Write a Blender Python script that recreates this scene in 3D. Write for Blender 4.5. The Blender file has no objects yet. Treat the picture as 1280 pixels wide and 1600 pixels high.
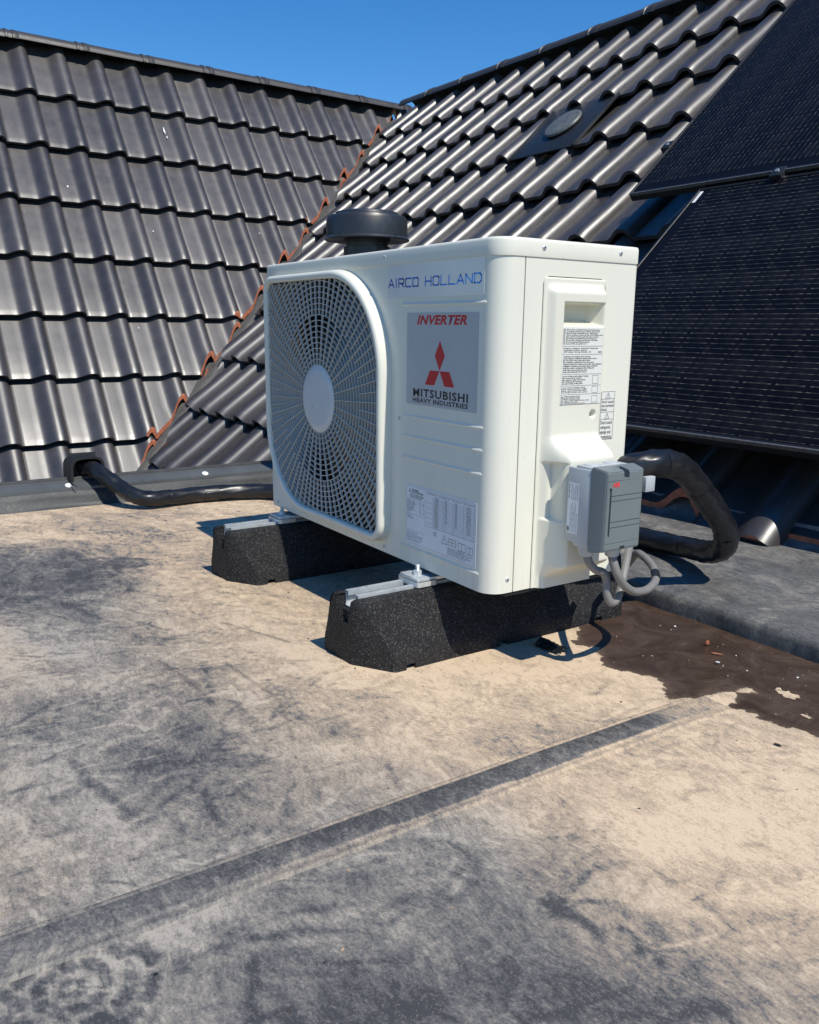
import bpy, bmesh, math, random
import numpy as np
from mathutils import Vector, Matrix
random.seed(7)
rng = np.random.default_rng(11)
PI = math.pi
R = math.radians
S = bpy.context.scene
C = S.collection

# ------------------------------------------------------------------ camera, sky, sun
CAM_LOC = Vector((0.931, -0.765, 0.397))
c_r = Vector((0.552, 0.834, 0.012)); c_f = Vector((-0.813, 0.541, -0.216)).normalized()
c_r = (c_r - c_r.dot(c_f) * c_f).normalized(); c_u = c_r.cross(c_f)
cam_d = bpy.data.cameras.new('camera'); cam = bpy.data.objects.new('camera', cam_d); C.objects.link(cam)
cam.matrix_world = Matrix.Translation(CAM_LOC) @ Matrix((c_r, c_u, -c_f)).transposed().to_4x4()
cam_d.sensor_fit = 'HORIZONTAL'; cam_d.sensor_width = 36.0; cam_d.lens = 36.0 * 1305.5 / 1280.0
cam_d.clip_start = 0.02; cam_d.clip_end = 4000
S.camera = cam
SUN_DIR = Vector((0.579, 0.028, 0.815)).normalized()          # towards the sun
sun_el = math.asin(SUN_DIR.z); sun_az = math.atan2(SUN_DIR.x, SUN_DIR.y)
W = bpy.data.worlds.new('World'); S.world = W; W.use_nodes = True
wt = W.node_tree; wt.nodes.clear()
sky = wt.nodes.new('ShaderNodeTexSky'); sky.sky_type = 'NISHITA'; sky.sun_disc = False
sky.sun_elevation = sun_el; sky.sun_rotation = sun_az
sky.air_density = 1.0; sky.dust_density = 0.0; sky.ozone_density = 4.0; sky.altitude = 0
bg = wt.nodes.new('ShaderNodeBackground'); bg.inputs[1].default_value = 0.146
wo = wt.nodes.new('ShaderNodeOutputWorld')
hs = wt.nodes.new('ShaderNodeHueSaturation'); hs.inputs['Saturation'].default_value = 1.34; hs.inputs['Hue'].default_value = 0.504
wt.links.new(sky.outputs[0], hs.inputs['Color']); wt.links.new(hs.outputs[0], bg.inputs[0]); wt.links.new(bg.outputs[0], wo.inputs[0])
sl = bpy.data.lights.new('sun', 'SUN'); sl.energy = 5.0; sl.angle = R(0.5); sl.color = (1.0, 0.95, 0.85)
so = bpy.data.objects.new('sun', sl); C.objects.link(so)
so.rotation_euler = SUN_DIR.to_track_quat('Z', 'Y').to_euler()
S.view_settings.view_transform = 'Standard'; S.view_settings.look = 'None'
S.view_settings.gamma = 1.0; S.view_settings.exposure = 0.0; S.view_settings.use_curve_mapping = False

# ------------------------------------------------------------------ material helpers
class NT:
    def __init__(s, name):
        s.m = bpy.data.materials.new(name); s.m.use_nodes = True
        s.t = s.m.node_tree; s.b = s.t.nodes['Principled BSDF']; s.tc = None
    def n(s, typ, **kw):
        nd = s.t.nodes.new(typ)
        for k, v in kw.items(): setattr(nd, k, v)
        return nd
    def l(s, a, b): s.t.links.new(a, b)
    def setv(s, nd, **kw):
        for k, v in kw.items(): nd.inputs[k].default_value = v
        return nd
    def coord(s, kind='Object', scale=(1, 1, 1), rot=(0, 0, 0)):
        if s.tc is None: s.tc = s.n('ShaderNodeTexCoord')
        mp = s.n('ShaderNodeMapping'); s.l(s.tc.outputs[kind], mp.inputs[0])
        mp.inputs['Scale'].default_value = scale; mp.inputs['Rotation'].default_value = rot
        return mp.outputs[0]
    def noise(s, vec, scale, detail=4, rough=0.55, dist=0.0):
        nd = s.n('ShaderNodeTexNoise'); s.l(vec, nd.inputs['Vector'])
        nd.inputs['Scale'].default_value = scale; nd.inputs['Detail'].default_value = detail
        nd.inputs['Roughness'].default_value = rough; nd.inputs['Distortion'].default_value = dist
        return nd.outputs['Fac']
    def ramp(s, fac, stops, interp='LINEAR'):
        nd = s.n('ShaderNodeValToRGB'); nd.color_ramp.interpolation = interp
        el = nd.color_ramp.elements
        while len(el) < len(stops): el.new(0.5)
        for e, (p, c) in zip(el, stops):
            e.position = p; e.color = (c, c, c, 1) if not isinstance(c, tuple) else (*c, 1)
        s.l(fac, nd.inputs[0]); return nd.outputs[0]
    def math(s, op, a, b=None, clamp=False):
        nd = s.n('ShaderNodeMath', operation=op); nd.use_clamp = clamp
        for i, v in enumerate((a, b)):
            if v is None: continue
            if isinstance(v, (int, float)): nd.inputs[i].default_value = v
            else: s.l(v, nd.inputs[i])
        return nd.outputs[0]
    def mix(s, fac, a, b):
        nd = s.n('ShaderNodeMix', data_type='RGBA')
        for i, v in ((0, fac), (6, a), (7, b)):
            if isinstance(v, (int, float)): nd.inputs[i].default_value = v
            elif isinstance(v, tuple): nd.inputs[i].default_value = (*v, 1)
            else: s.l(v, nd.inputs[i])
        return nd.outputs[2]
    def bump(s, h, strength=0.3, dist=0.002):
        nd = s.n('ShaderNodeBump'); nd.inputs['Strength'].default_value = strength
        nd.inputs['Distance'].default_value = dist; s.l(h, nd.inputs['Height'])
        s.l(nd.outputs[0], s.b.inputs['Normal']); return nd
    def base(s, v):
        if isinstance(v, tuple): s.b.inputs['Base Color'].default_value = (*v, 1)
        else: s.l(v, s.b.inputs['Base Color'])
    def set(s, rough=None, metal=None, spec=None, coat=None, coatr=None):
        for k, v in (('Roughness', rough), ('Metallic', metal), ('Specular IOR Level', spec), ('Coat Weight', coat), ('Coat Roughness', coatr)):
            if v is None: continue
            if isinstance(v, (int, float)): s.b.inputs[k].default_value = v
            else: s.l(v, s.b.inputs[k])

def plain(name, col, rough=0.5, metal=0.0, spec=0.5, var=0.12, nscale=30.0, bump=0.0, bscale=400, coat=0.0):
    t = NT(name); v = t.coord()
    n1 = t.noise(v, nscale, 4)
    a = tuple(c * (1 - var) for c in col); b = tuple(min(1, c * (1 + var)) for c in col)
    t.base(t.ramp(n1, [(0.3, a), (0.7, b)]))
    t.set(rough=t.ramp(t.noise(v, nscale * 1.7, 3), [(0.3, max(0, rough - 0.06)), (0.7, min(1, rough + 0.06))]), metal=metal, spec=spec, coat=coat)
    if bump: t.bump(t.noise(v, bscale, 2), bump, 0.001)
    return t.m

M = {}
# --- roof tiles: dark brown-black satin engobe
def tile_mat():
    t = NT('glazed_dark_tile'); v = t.coord()
    oi = t.n('ShaderNodeObjectInfo')
    vv = t.n('ShaderNodeVectorMath', operation='ADD'); t.l(v, vv.inputs[0])
    cx = t.n('ShaderNodeCombineXYZ'); t.l(t.math('MULTIPLY', oi.outputs['Random'], 50.0), cx.inputs[0]); t.l(t.math('MULTIPLY', oi.outputs['Random'], 17.0), cx.inputs[1])
    t.l(cx.outputs[0], vv.inputs[1]); w = vv.outputs[0]
    n1 = t.noise(w, 9, 5, 0.6)
    c = t.ramp(n1, [(0.3, (0.030, 0.0262, 0.0258)), (0.7, (0.047, 0.0415, 0.0412))])
    tv = t.n('ShaderNodeHueSaturation'); tv.inputs['Saturation'].default_value = 1.0
    t.l(t.math('ADD', 0.78, t.math('MULTIPLY', oi.outputs['Random'], 0.5)), tv.inputs['Value']); t.l(c, tv.inputs['Color']); c = tv.outputs[0]
    # dried dust and water marks
    d = t.ramp(t.noise(w, 22, 6, 0.7, 0.8), [(0.56, 0.0), (0.8, 1.0)])
    c = t.mix(t.math('MULTIPLY', d, 0.22), c, (0.13, 0.12, 0.115))
    sp = t.ramp(t.noise(w, 75, 2, 0.5), [(0.765, 0.0), (0.785, 1.0)])
    c = t.mix(t.math('MULTIPLY', sp, 0.6), c, (0.45, 0.44, 0.42))
    t.base(c)
    r = t.math('ADD', t.ramp(t.noise(w, 14, 5, 0.6), [(0.3, 0.34), (0.7, 0.42)]), t.math('MULTIPLY', oi.outputs['Random'], 0.07))
    t.set(rough=r, spec=1.0)
    t.bump(t.noise(w, 350, 3), 0.05, 0.001)
    return t.m
M['tile'] = tile_mat()
M['clay'] = plain('raw_orange_clay', (0.42, 0.135, 0.07), 0.85, var=0.3, nscale=60, bump=0.5, bscale=250)
M['ridge'] = plain('ridge_tile_brown', (0.042, 0.038, 0.036), 0.45, spec=0.5, var=0.2, nscale=8, bump=0.1)
M['deck'] = plain('dark_underlay', (0.012, 0.012, 0.012), 0.9, var=0.2)
M['lead'] = plain('grey_valley_metal', (0.075, 0.072, 0.068), 0.55, var=0.25, nscale=20, bump=0.2)
# --- unit paint
def paint():
    t = NT('unit_paint_warm_white'); v = t.coord()
    n1 = t.noise(v, 3.0, 4)
    c = t.ramp(n1, [(0.3, (0.71, 0.70, 0.60)), (0.7, (0.74, 0.73, 0.63))])
    sx = t.n('ShaderNodeSeparateXYZ'); t.l(v, sx.inputs[0])
    low = t.ramp(sx.outputs[2], [(0.0, 1.0), (0.085, 0.25), (0.5, 0.12)])
    run = t.ramp(t.noise(t.coord(scale=(1, 1, 0.06)), 60, 5, 0.7), [(0.50, 0.0), (0.72, 1.0)])
    c = t.mix(t.math('MULTIPLY', t.math('MULTIPLY', low, run), 0.30), c, (0.40, 0.34, 0.26))
    sm = t.ramp(t.noise(v, 11, 6, 0.7, 1.0), [(0.60, 0.0), (0.78, 1.0)])
    c = t.mix(t.math('MULTIPLY', sm, 0.12), c, (0.45, 0.42, 0.36))
    sp = t.ramp(t.noise(v, 160, 1, 0.5), [(0.80, 0.0), (0.81, 1.0)])
    c = t.mix(t.math('MULTIPLY', sp, 0.35), c, (0.3, 0.27, 0.22))
    t.base(c); t.set(rough=t.ramp(t.noise(v, 7, 5), [(0.3, 0.27), (0.7, 0.36)]), spec=0.38)
    t.bump(t.noise(v, 900, 2), 0.03, 0.0005)
    return t.m
M['paint'] = paint()
M['plastic_w'] = plain('cover_plastic_white', (0.705, 0.69, 0.58), 0.42, var=0.02, nscale=4, bump=0.04, bscale=900)
M['wire'] = plain('grille_plastic', (0.55, 0.555, 0.52), 0.38, var=0.03)
M['core'] = plain('dark_inner_metal', (0.02, 0.021, 0.022), 0.6, var=0.2)
M['duct'] = plain('fan_duct_grey', (0.014, 0.015, 0.017), 0.6, var=0.2)
M['fan'] = plain('fan_blade_grey', (0.04, 0.042, 0.045), 0.5, var=0.1)
M['hub'] = plain('grille_hub', (0.60, 0.61, 0.60), 0.33, var=0.03)
M['silver'] = plain('silver_sticker', (0.46, 0.47, 0.465), 0.42, spec=0.5, var=0.03)
M['label'] = plain('label_white', (0.74, 0.76, 0.78), 0.35, var=0.03)
M['label2'] = plain('label_ivory', (0.70, 0.70, 0.645), 0.3, var=0.02)
M['clearst'] = plain('clear_sticker', (0.70, 0.70, 0.66), 0.16, var=0.02)
M['red'] = plain('print_red', (0.52, 0.012, 0.02), 0.4, var=0.03)
M['abbred'] = plain('print_bright_red', (0.8, 0.03, 0.035), 0.4, var=0.03)
M['ink'] = plain('print_black', (0.012, 0.012, 0.016), 0.4, var=0.05)
M['inkgrey'] = plain('print_grey', (0.16, 0.17, 0.18), 0.4, var=0.05)
M['foam'] = plain('conduit_black_wrap', (0.009, 0.010, 0.0125), 0.36, spec=0.5, var=0.3, nscale=18, bump=0.35, bscale=60)
M['blackplastic'] = plain('black_plastic', (0.016, 0.018, 0.020), 0.42, var=0.15)
M['ventblack'] = plain('vent_black_plastic', (0.022, 0.026, 0.031), 0.4, var=0.12, bump=0.05)
M['cable'] = plain('grey_cable', (0.19, 0.185, 0.18), 0.5, var=0.08)
M['boxl'] = plain('box_light_grey', (0.40, 0.43, 0.45), 0.45, var=0.03)
M['boxd'] = plain('box_lid_grey', (0.15, 0.18, 0.185), 0.4, var=0.04)
M['boxcut'] = plain('lid_recess_grey', (0.10, 0.12, 0.125), 0.5, var=0.04)
M['frame'] = plain('black_panel_frame', (0.02, 0.02, 0.021), 0.32, metal=0.4, var=0.1)
M['frame_edge'] = plain('worn_panel_frame', (0.13, 0.13, 0.13), 0.45, metal=0.3, var=0.3, nscale=80)
M['backsheet'] = plain('black_backsheet', (0.005, 0.005, 0.008), 0.4, spec=0.07, var=0.1)
M['alu'] = plain('trim_aluminium_dull', (0.085, 0.092, 0.096), 0.5, metal=0.2, var=0.12, nscale=12)
M['trimdark'] = plain('trim_dark_edge', (0.055, 0.055, 0.055), 0.5, var=0.2)
M['white'] = plain('white_bit', (0.75, 0.75, 0.73), 0.6, var=0.05)
M['leaf'] = plain('dried_tan_bit', (0.35, 0.24, 0.15), 0.8, var=0.2)
def zinc():
    t = NT('galvanised_steel'); v = t.coord()
    n1 = t.noise(v, 60, 3, 0.6)
    t.base(t.ramp(n1, [(0.35, (0.50, 0.53, 0.54)), (0.65, (0.66, 0.69, 0.69))]))
    t.set(rough=t.ramp(t.noise(v, 90, 3), [(0.3, 0.30), (0.7, 0.45)]), metal=0.45)
    return t.m
M['zinc'] = zinc()
def rubber():
    t = NT('recycled_rubber_granulate'); v = t.coord()
    vo = t.n('ShaderNodeTexVoronoi'); t.l(v, vo.inputs['Vector']); vo.inputs['Scale'].default_value = 680
    g = t.n('ShaderNodeSeparateColor'); t.l(vo.outputs['Color'], g.inputs[0])
    c = t.ramp(g.outputs[0], [(0.0, (0.006, 0.006, 0.0065)), (0.80, (0.017, 0.017, 0.018)), (0.94, (0.042, 0.042, 0.044)), (0.985, (0.12, 0.12, 0.12))])
    du = t.ramp(t.noise(v, 30, 4), [(0.5, 0.0), (0.8, 1.0)])
    c = t.mix(t.math('MULTIPLY', du, 0.10), c, (0.16, 0.14, 0.12))
    t.base(c); t.set(rough=t.ramp(g.outputs[1], [(0, 0.4), (1, 0.8)]), spec=0.32)
    h = t.math('ADD', vo.outputs['Distance'], t.math('MULTIPLY', t.noise(v, 130, 3), 1.5))
    t.bump(h, 0.9, 0.0014)
    return t.m
M['rubber'] = rubber()
def cells():
    t = NT('solar_cell'); v = t.coord()            # object space: x along the busbars, y across (9 per 0.182)
    sp = t.n('ShaderNodeSeparateXYZ'); t.l(v, sp.inputs[0])
    ty = t.math('FRACT', t.math('MULTIPLY', sp.outputs[1], 1 / 0.0196))
    line = t.math('LESS_THAN', t.math('ABSOLUTE', t.math('SUBTRACT', ty, 0.5)), 0.042)
    # solder pads: short pairs near the two ends of the half cell, fainter spots between
    ax = t.math('ABSOLUTE', sp.outputs[0])
    pad = t.math('MULTIPLY', t.math('GREATER_THAN', ax, 0.0295), t.math('LESS_THAN', ax, 0.0395))
    tx = t.math('FRACT', t.math('MULTIPLY', sp.outputs[0], 1 / 0.0105))
    spot = t.math('LESS_THAN', t.math('ABSOLUTE', t.math('SUBTRACT', tx, 0.5)), 0.13)
    nz = t.ramp(t.noise(t.coord(scale=(1, 1, 1)), 45, 2), [(0.35, 0.25), (0.7, 1.0)])
    inten = t.math('ADD', t.math('ADD', 0.27, t.math('MULTIPLY', pad, 0.32)), t.math('MULTIPLY', spot, 0.10), clamp=True)
    inten = t.math('MULTIPLY', t.math('MULTIPLY', inten, nz), line)
    n1 = t.noise(v, 6, 3)
    c = t.ramp(n1, [(0.3, (0.003, 0.0035, 0.006)), (0.7, (0.0048, 0.0056, 0.0095))])
    c = t.mix(inten, c, (0.30, 0.28, 0.24))
    df = t.ramp(t.noise(v, 11, 6, 0.7), [(0.45, 0.0), (0.8, 1.0)]); c = t.mix(t.math('MULTIPLY', df, 0.035), c, (0.3, 0.28, 0.25))
    t.base(c); t.set(rough=0.34, spec=0.05)
    return t.m
M['cell'] = cells()

# --- membrane: shared dusty EPDM colour from a painted wear attribute
def membrane():
    t = NT('dusty_grey_membrane'); v = t.coord()
    at = t.n('ShaderNodeAttribute'); at.attribute_name = 'dust'
    sc = t.n('ShaderNodeSeparateColor'); t.l(at.outputs['Color'], sc.inputs[0])
    dust, warm, wetm = sc.outputs[0], sc.outputs[1], sc.outputs[2]
    wn = t.n('ShaderNodeTexNoise'); t.l(v, wn.inputs['Vector']); wn.inputs['Scale'].default_value = 9; wn.inputs['Detail'].default_value = 2
    ws = t.n('ShaderNodeVectorMath', operation='SCALE'); t.l(wn.outputs['Color'], ws.inputs[0]); ws.inputs['Scale'].default_value = 0.05
    wa = t.n('ShaderNodeVectorMath', operation='ADD'); t.l(v, wa.inputs[0]); t.l(ws.outputs[0], wa.inputs[1]); wv = wa.outputs[0]
    def warped(scale, rot):
        mp = t.n('ShaderNodeMapping'); t.l(wv, mp.inputs[0]); mp.inputs['Scale'].default_value = scale; mp.inputs['Rotation'].default_value = rot; return mp.outputs[0]
    nA = t.noise(wv, 24, 10, 0.72, 0.15); nB = t.noise(warped((1.0, 2.0, 1), (0, 0, 0.6)), 62, 8, 0.74, 0.3)
    nC = t.noise(warped((1.0, 3.2, 1), (0, 0, -0.9)), 95, 6, 0.7, 0.2)
    vo = t.n('ShaderNodeTexVoronoi'); t.l(warped((1.0, 1.7, 1), (0, 0, 0.9)), vo.inputs['Vector']); vo.inputs['Scale'].default_value = 62
    vs_ = t.n('ShaderNodeSeparateColor'); t.l(vo.outputs['Color'], vs_.inputs[0])
    vm = t.ramp(t.noise(wv, 6, 3), [(0.42, 0.0), (0.6, 1.0)])
    smudge = t.math('MULTIPLY', t.math('MULTIPLY', t.math('SUBTRACT', vs_.outputs[0], 0.5), 0.26), vm)
    nF = t.noise(v, 330, 3, 0.6)
    s = t.math('ADD', t.math('MULTIPLY', t.math('SUBTRACT', nA, 0.5), 0.85), t.math('MULTIPLY', t.math('SUBTRACT', nB, 0.5), 1.35))
    s = t.math('ADD', s, t.math('MULTIPLY', t.math('SUBTRACT', nC, 0.5), 0.85))
    s = t.math('ADD', s, t.math('MULTIPLY', t.math('SUBTRACT', nF, 0.5), 0.75)); s = t.math('ADD', s, smudge)
    d = t.math('ADD', dust, s, clamp=True)
    grey = t.ramp(d, [(0.0, (0.055, 0.055, 0.056)), (0.33, (0.115, 0.112, 0.109)), (0.62, (0.205, 0.188, 0.165)), (0.85, (0.30, 0.27, 0.23)), (1.0, (0.37, 0.33, 0.28))])
    beige = t.ramp(d, [(0.0, (0.080, 0.078, 0.080)), (0.25, (0.185, 0.170, 0.155)), (0.48, (0.36, 0.278, 0.20)), (0.75, (0.49, 0.375, 0.258)), (1.0, (0.62, 0.478, 0.328))])
    c = t.mix(warm, grey, beige)
    # bluish bare rubber smears
    bl = t.math('MULTIPLY', t.ramp(t.noise(t.coord(scale=(1, 2.4, 1), rot=(0, 0, -0.4)), 22, 6, 0.75, 1.5), [(0.63, 0.0), (0.72, 1.0)]), 0.45)
    c = t.mix(t.math('MULTIPLY', bl, warm), c, (0.15, 0.155, 0.17))
    # grains
    gr = t.ramp(t.noise(v, 620, 1, 0.5), [(0.70, 0.0), (0.735, 1.0)])
    c = t.mix(t.math('MULTIPLY', gr, 0.35), c, (0.5, 0.44, 0.36))
    gd = t.ramp(t.noise(t.coord(scale=(1.1, 1, 1)), 410, 1, 0.5), [(0.70, 0.0), (0.73, 1.0)])
    c = t.mix(t.math('MULTIPLY', gd, 0.5), c, (0.05, 0.042, 0.036))
    g3 = t.ramp(t.noise(t.coord(rot=(0, 0, 1)), 300, 2, 0.6), [(0.60, 0.0), (0.68, 1.0)])
    c = t.mix(t.math('MULTIPLY', g3, 0.30), c, t.mix(warm, (0.30, 0.285, 0.26), (0.52, 0.43, 0.33)))
    g4 = t.ramp(t.noise(t.coord(rot=(0, 0, 2)), 230, 3, 0.65), [(0.60, 0.0), (0.70, 1.0)])
    c = t.mix(t.math('MULTIPLY', g4, 0.32), c, (0.085, 0.076, 0.070))
    # fine dark scratches
    c = t.mix(t.math('MULTIPLY', wetm, 0.75), c, (0.06, 0.058, 0.057))
    t.base(c)
    t.set(rough=t.ramp(d, [(0.0, 0.50), (0.6, 0.72), (1, 0.85)]), spec=0.35)
    h = t.math('ADD', t.math('MULTIPLY', d, 0.9), t.math('MULTIPLY', nF, 0.5))
    t.bump(h, 0.30, 0.0016)
    return t.m
M['ground'] = membrane()
def epdm(name, base_lo, base_hi, dusty, amount):
    t = NT(name); v = t.coord()
    nA = t.noise(v, 9, 7, 0.65, 1.2); nB = t.noise(t.coord(scale=(1, 2.5, 1), rot=(0, 0, 0.9)), 35, 6, 0.7, 1.5)
    nF = t.noise(v, 240, 3)
    f = t.math('ADD', t.math('ADD', t.math('MULTIPLY', nA, 0.55), t.math('MULTIPLY', nB, 0.45)), t.math('MULTIPLY', t.math('SUBTRACT', nF, 0.5), 0.22))
    c = t.ramp(f, [(0.36, base_lo), (0.52, base_hi), (0.68, tuple(base_hi[i] * (1 - amount) + dusty[i] * amount for i in range(3)))])
    gr = t.ramp(t.noise(v, 500, 1, 0.5), [(0.74, 0.0), (0.77, 1.0)])
    c = t.mix(t.math('MULTIPLY', gr, 0.3), c, (0.45, 0.42, 0.38))
    t.base(c); t.set(rough=t.ramp(f, [(0.35, 0.42), (0.65, 0.66)]), spec=0.4)
    t.bump(t.math('ADD', f, t.math('MULTIPLY', nF, 0.3)), 0.35, 0.002)
    return t.m
M['epdm'] = epdm('grey_membrane_step', (0.062, 0.062, 0.062), (0.135, 0.132, 0.125), (0.34, 0.31, 0.26), 0.85)
M['epdm_up'] = epdm('dark_membrane_upstand', (0.022, 0.0245, 0.026), (0.035, 0.038, 0.040), (0.20, 0.20, 0.19), 0.25)
M['epdm_strip'] = epdm('blue_grey_lap_strip', (0.058, 0.061, 0.067), (0.125, 0.127, 0.13), (0.30, 0.27, 0.23), 0.85)
def mud():
    t = NT('wet_brown_mud'); v = t.coord()
    nA = t.noise(v, 14, 7, 0.65, 1.2); nF = t.noise(v, 260, 3)
    f = t.math('ADD', nA, t.math('MULTIPLY', t.math('SUBTRACT', nF, 0.5), 0.25))
    c = t.ramp(f, [(0.3, (0.040, 0.0245, 0.017)), (0.55, (0.066, 0.0415, 0.028)), (0.78, (0.105, 0.072, 0.052))])
    gr = t.ramp(t.noise(v, 480, 1, 0.5), [(0.745, 0.0), (0.77, 1.0)])
    c = t.mix(t.math('MULTIPLY', gr, 0.5), c, (0.16, 0.085, 0.06))
    g2 = t.ramp(t.noise(v, 130, 1, 0.5), [(0.80, 0.0), (0.82, 1.0)])
    c = t.mix(t.math('MULTIPLY', g2, 0.7), c, (0.5, 0.44, 0.38))
    at = t.n('ShaderNodeAttribute'); at.attribute_name = 'wet'
    e = t.math('ADD', t.math('MULTIPLY', at.outputs['Fac'], 60.0), t.math('MULTIPLY', t.math('SUBTRACT', t.noise(v, 210, 5, 0.7), 0.5), 1.1))
    rim = t.ramp(e, [(0.0, 1.0), (0.9, 0.0)])
    c = t.mix(t.math('MULTIPLY', rim, 0.45), c, (0.17, 0.125, 0.09))
    t.base(c); t.set(rough=t.ramp(nA, [(0.35, 0.22), (0.62, 0.5)]), spec=0.5)
    t.l(t.ramp(e, [(0.02, 0.0), (0.16, 0.85), (0.5, 1.0)]), t.b.inputs['Alpha'])
    t.bump(t.math('ADD', nA, t.math('MULTIPLY', nF, 0.35)), 0.25, 0.0012)
    return t.m
M['mud'] = mud()
M['grass'] = plain('far_ground_green', (0.06, 0.075, 0.035), 0.9, var=0.3, nscale=0.2)
M['brick'] = plain('brown_brick_wall', (0.18, 0.09, 0.06), 0.85, var=0.25, nscale=6)
def dome():
    t = NT('roof_dome_grey'); v = t.coord()
    f = t.noise(v, 30, 6, 0.7, 1.0)
    t.base(t.ramp(f, [(0.35, (0.065, 0.072, 0.070)), (0.65, (0.14, 0.15, 0.143))])); t.set(rough=0.45)
    return t.m
M['dome'] = dome()

# ------------------------------------------------------------------ object helpers
def ob(name, me, parent=None, mat=None, smooth=None):
    o = bpy.data.objects.new(name, me); C.objects.link(o)
    if parent: o.parent = parent
    if mat is not None and not me.materials: me.materials.append(M[mat] if isinstance(mat, str) else mat)
    return o
def mesh_from(verts, faces, mat=None, smooth=False, name='m'):
    me = bpy.data.meshes.new(name); me.from_pydata([tuple(v) for v in verts], [], [tuple(f) for f in faces]); me.update()
    if smooth: me.shade_smooth()
    if mat: me.materials.append(M[mat])
    return me
def bm_mesh(bm, mat=None, smooth=False, angle=None):
    bmesh.ops.recalc_face_normals(bm, faces=bm.faces)
    me = bpy.data.meshes.new('m'); bm.to_mesh(me); bm.free()
    if smooth:
        me.shade_smooth()
        if angle: me.set_sharp_from_angle(angle=angle)
    if mat: me.materials.append(M[mat])
    return me
def box_bm(bm, lo, hi, bevel=0.0, seg=2):
    r = bmesh.ops.create_cube(bm, size=1.0); vs = r['verts']
    for v in vs:
        v.co = Vector([(lo[i] + hi[i]) / 2 + v.co[i] * (hi[i] - lo[i]) for i in range(3)])
    if bevel:
        es = list({e for v in vs for e in v.link_edges})
        bmesh.ops.bevel(bm, geom=es, offset=bevel, segments=seg, affect='EDGES', profile=0.5)
def box(name, lo, hi, mat, parent=None, bevel=0.0, seg=2):
    bm = bmesh.new(); box_bm(bm, lo, hi, bevel, seg)
    return ob(name, bm_mesh(bm, mat, bevel > 0, R(35)), parent)
def thing(name, label, cat, loc=(0, 0, 0), group=None):
    o = bpy.data.objects.new(name, None); C.objects.link(o); o.location = loc
    o.empty_display_size = 0.05
    o['label'] = label; o['category'] = cat
    if group: o['group'] = group
    return o
def tag(o, label, cat, group=None):
    o['label'] = label; o['category'] = cat
    if group: o['group'] = group
    return o
def struct(o): o['kind'] = 'structure'; return o
def localise(o):
    """keep world-built mesh in place under a parent Empty that sits elsewhere"""
    if o.parent: o.matrix_parent_inverse = Matrix.Translation(o.parent.location).inverted()
    return o
def smooth_path(pts, n=10):
    pts = [Vector(p) for p in pts]; P = [pts[0] * 2 - pts[1]] + pts + [pts[-1] * 2 - pts[-2]]; out = []
    for i in range(1, len(P) - 2):
        for k in range(n):
            t = k / n; a, b, c, d = P[i - 1], P[i], P[i + 1], P[i + 2]
            out.append(0.5 * ((2 * b) + (c - a) * t + (2 * a - 5 * b + 4 * c - d) * t * t + (3 * b - a - 3 * c + d) * t ** 3))
    out.append(pts[-1]); return out
def tube_bm(bm, path, rad, seg=14, cap=True):
    n = len(path); rings = []; up = Vector((0, 0, 1)); prev = None
    for i, p in enumerate(path):
        t = (path[min(i + 1, n - 1)] - path[max(i - 1, 0)]).normalized()
        if prev is None:
            a = t.cross(up);  a = a if a.length > 1e-3 else t.cross(Vector((1, 0, 0)))
        else: a = prev - t * prev.dot(t)
        a.normalize(); prev = a; b = t.cross(a)
        r = rad(i / (n - 1)) if callable(rad) else rad
        rings.append([bm.verts.new(p + (a * math.cos(2 * PI * k / seg) + b * math.sin(2 * PI * k / seg)) * (r(k) if callable(r) else r)) for k in range(seg)])
    for i in range(n - 1):
        for k in range(seg): bm.faces.new((rings[i][k], rings[i][(k + 1) % seg], rings[i + 1][(k + 1) % seg], rings[i + 1][k]))
    if cap: bm.faces.new(rings[0]); bm.faces.new(rings[-1])
def tube(name, pts, rad, mat, parent=None, n=10, seg=14):
    bm = bmesh.new(); tube_bm(bm, smooth_path(pts, n), rad, seg)
    return ob(name, bm_mesh(bm, mat, True, R(60)), parent)
def lathe_bm(bm, prof, center, seg=40, axis=Vector((0, 0, 1))):
    q = Vector((0, 0, 1)).rotation_difference(axis); rings = []
    for r, z in prof:
        if r < 1e-6: rings.append([bm.verts.new(Vector(center) + q @ Vector((0, 0, z)))])
        else: rings.append([bm.verts.new(Vector(center) + q @ Vector((r * math.cos(2 * PI * k / seg), r * math.sin(2 * PI * k / seg), z))) for k in range(seg)])
    for a, b in zip(rings, rings[1:]):
        if len(a) == 1 and len(b) == 1: continue
        for k in range(seg):
            k2 = (k + 1) % seg
            if len(a) == 1: bm.faces.new((a[0], b[k], b[k2]))
            elif len(b) == 1: bm.faces.new((a[k], a[k2], b[0]))
            else: bm.faces.new((a[k], a[k2], b[k2], b[k]))
def lathe(name, prof, center, mat, parent=None, seg=40, axis=Vector((0, 0, 1)), ang=35):
    bm = bmesh.new(); lathe_bm(bm, prof, center, seg, axis)
    return ob(name, bm_mesh(bm, mat, True, R(ang)), parent)
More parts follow.
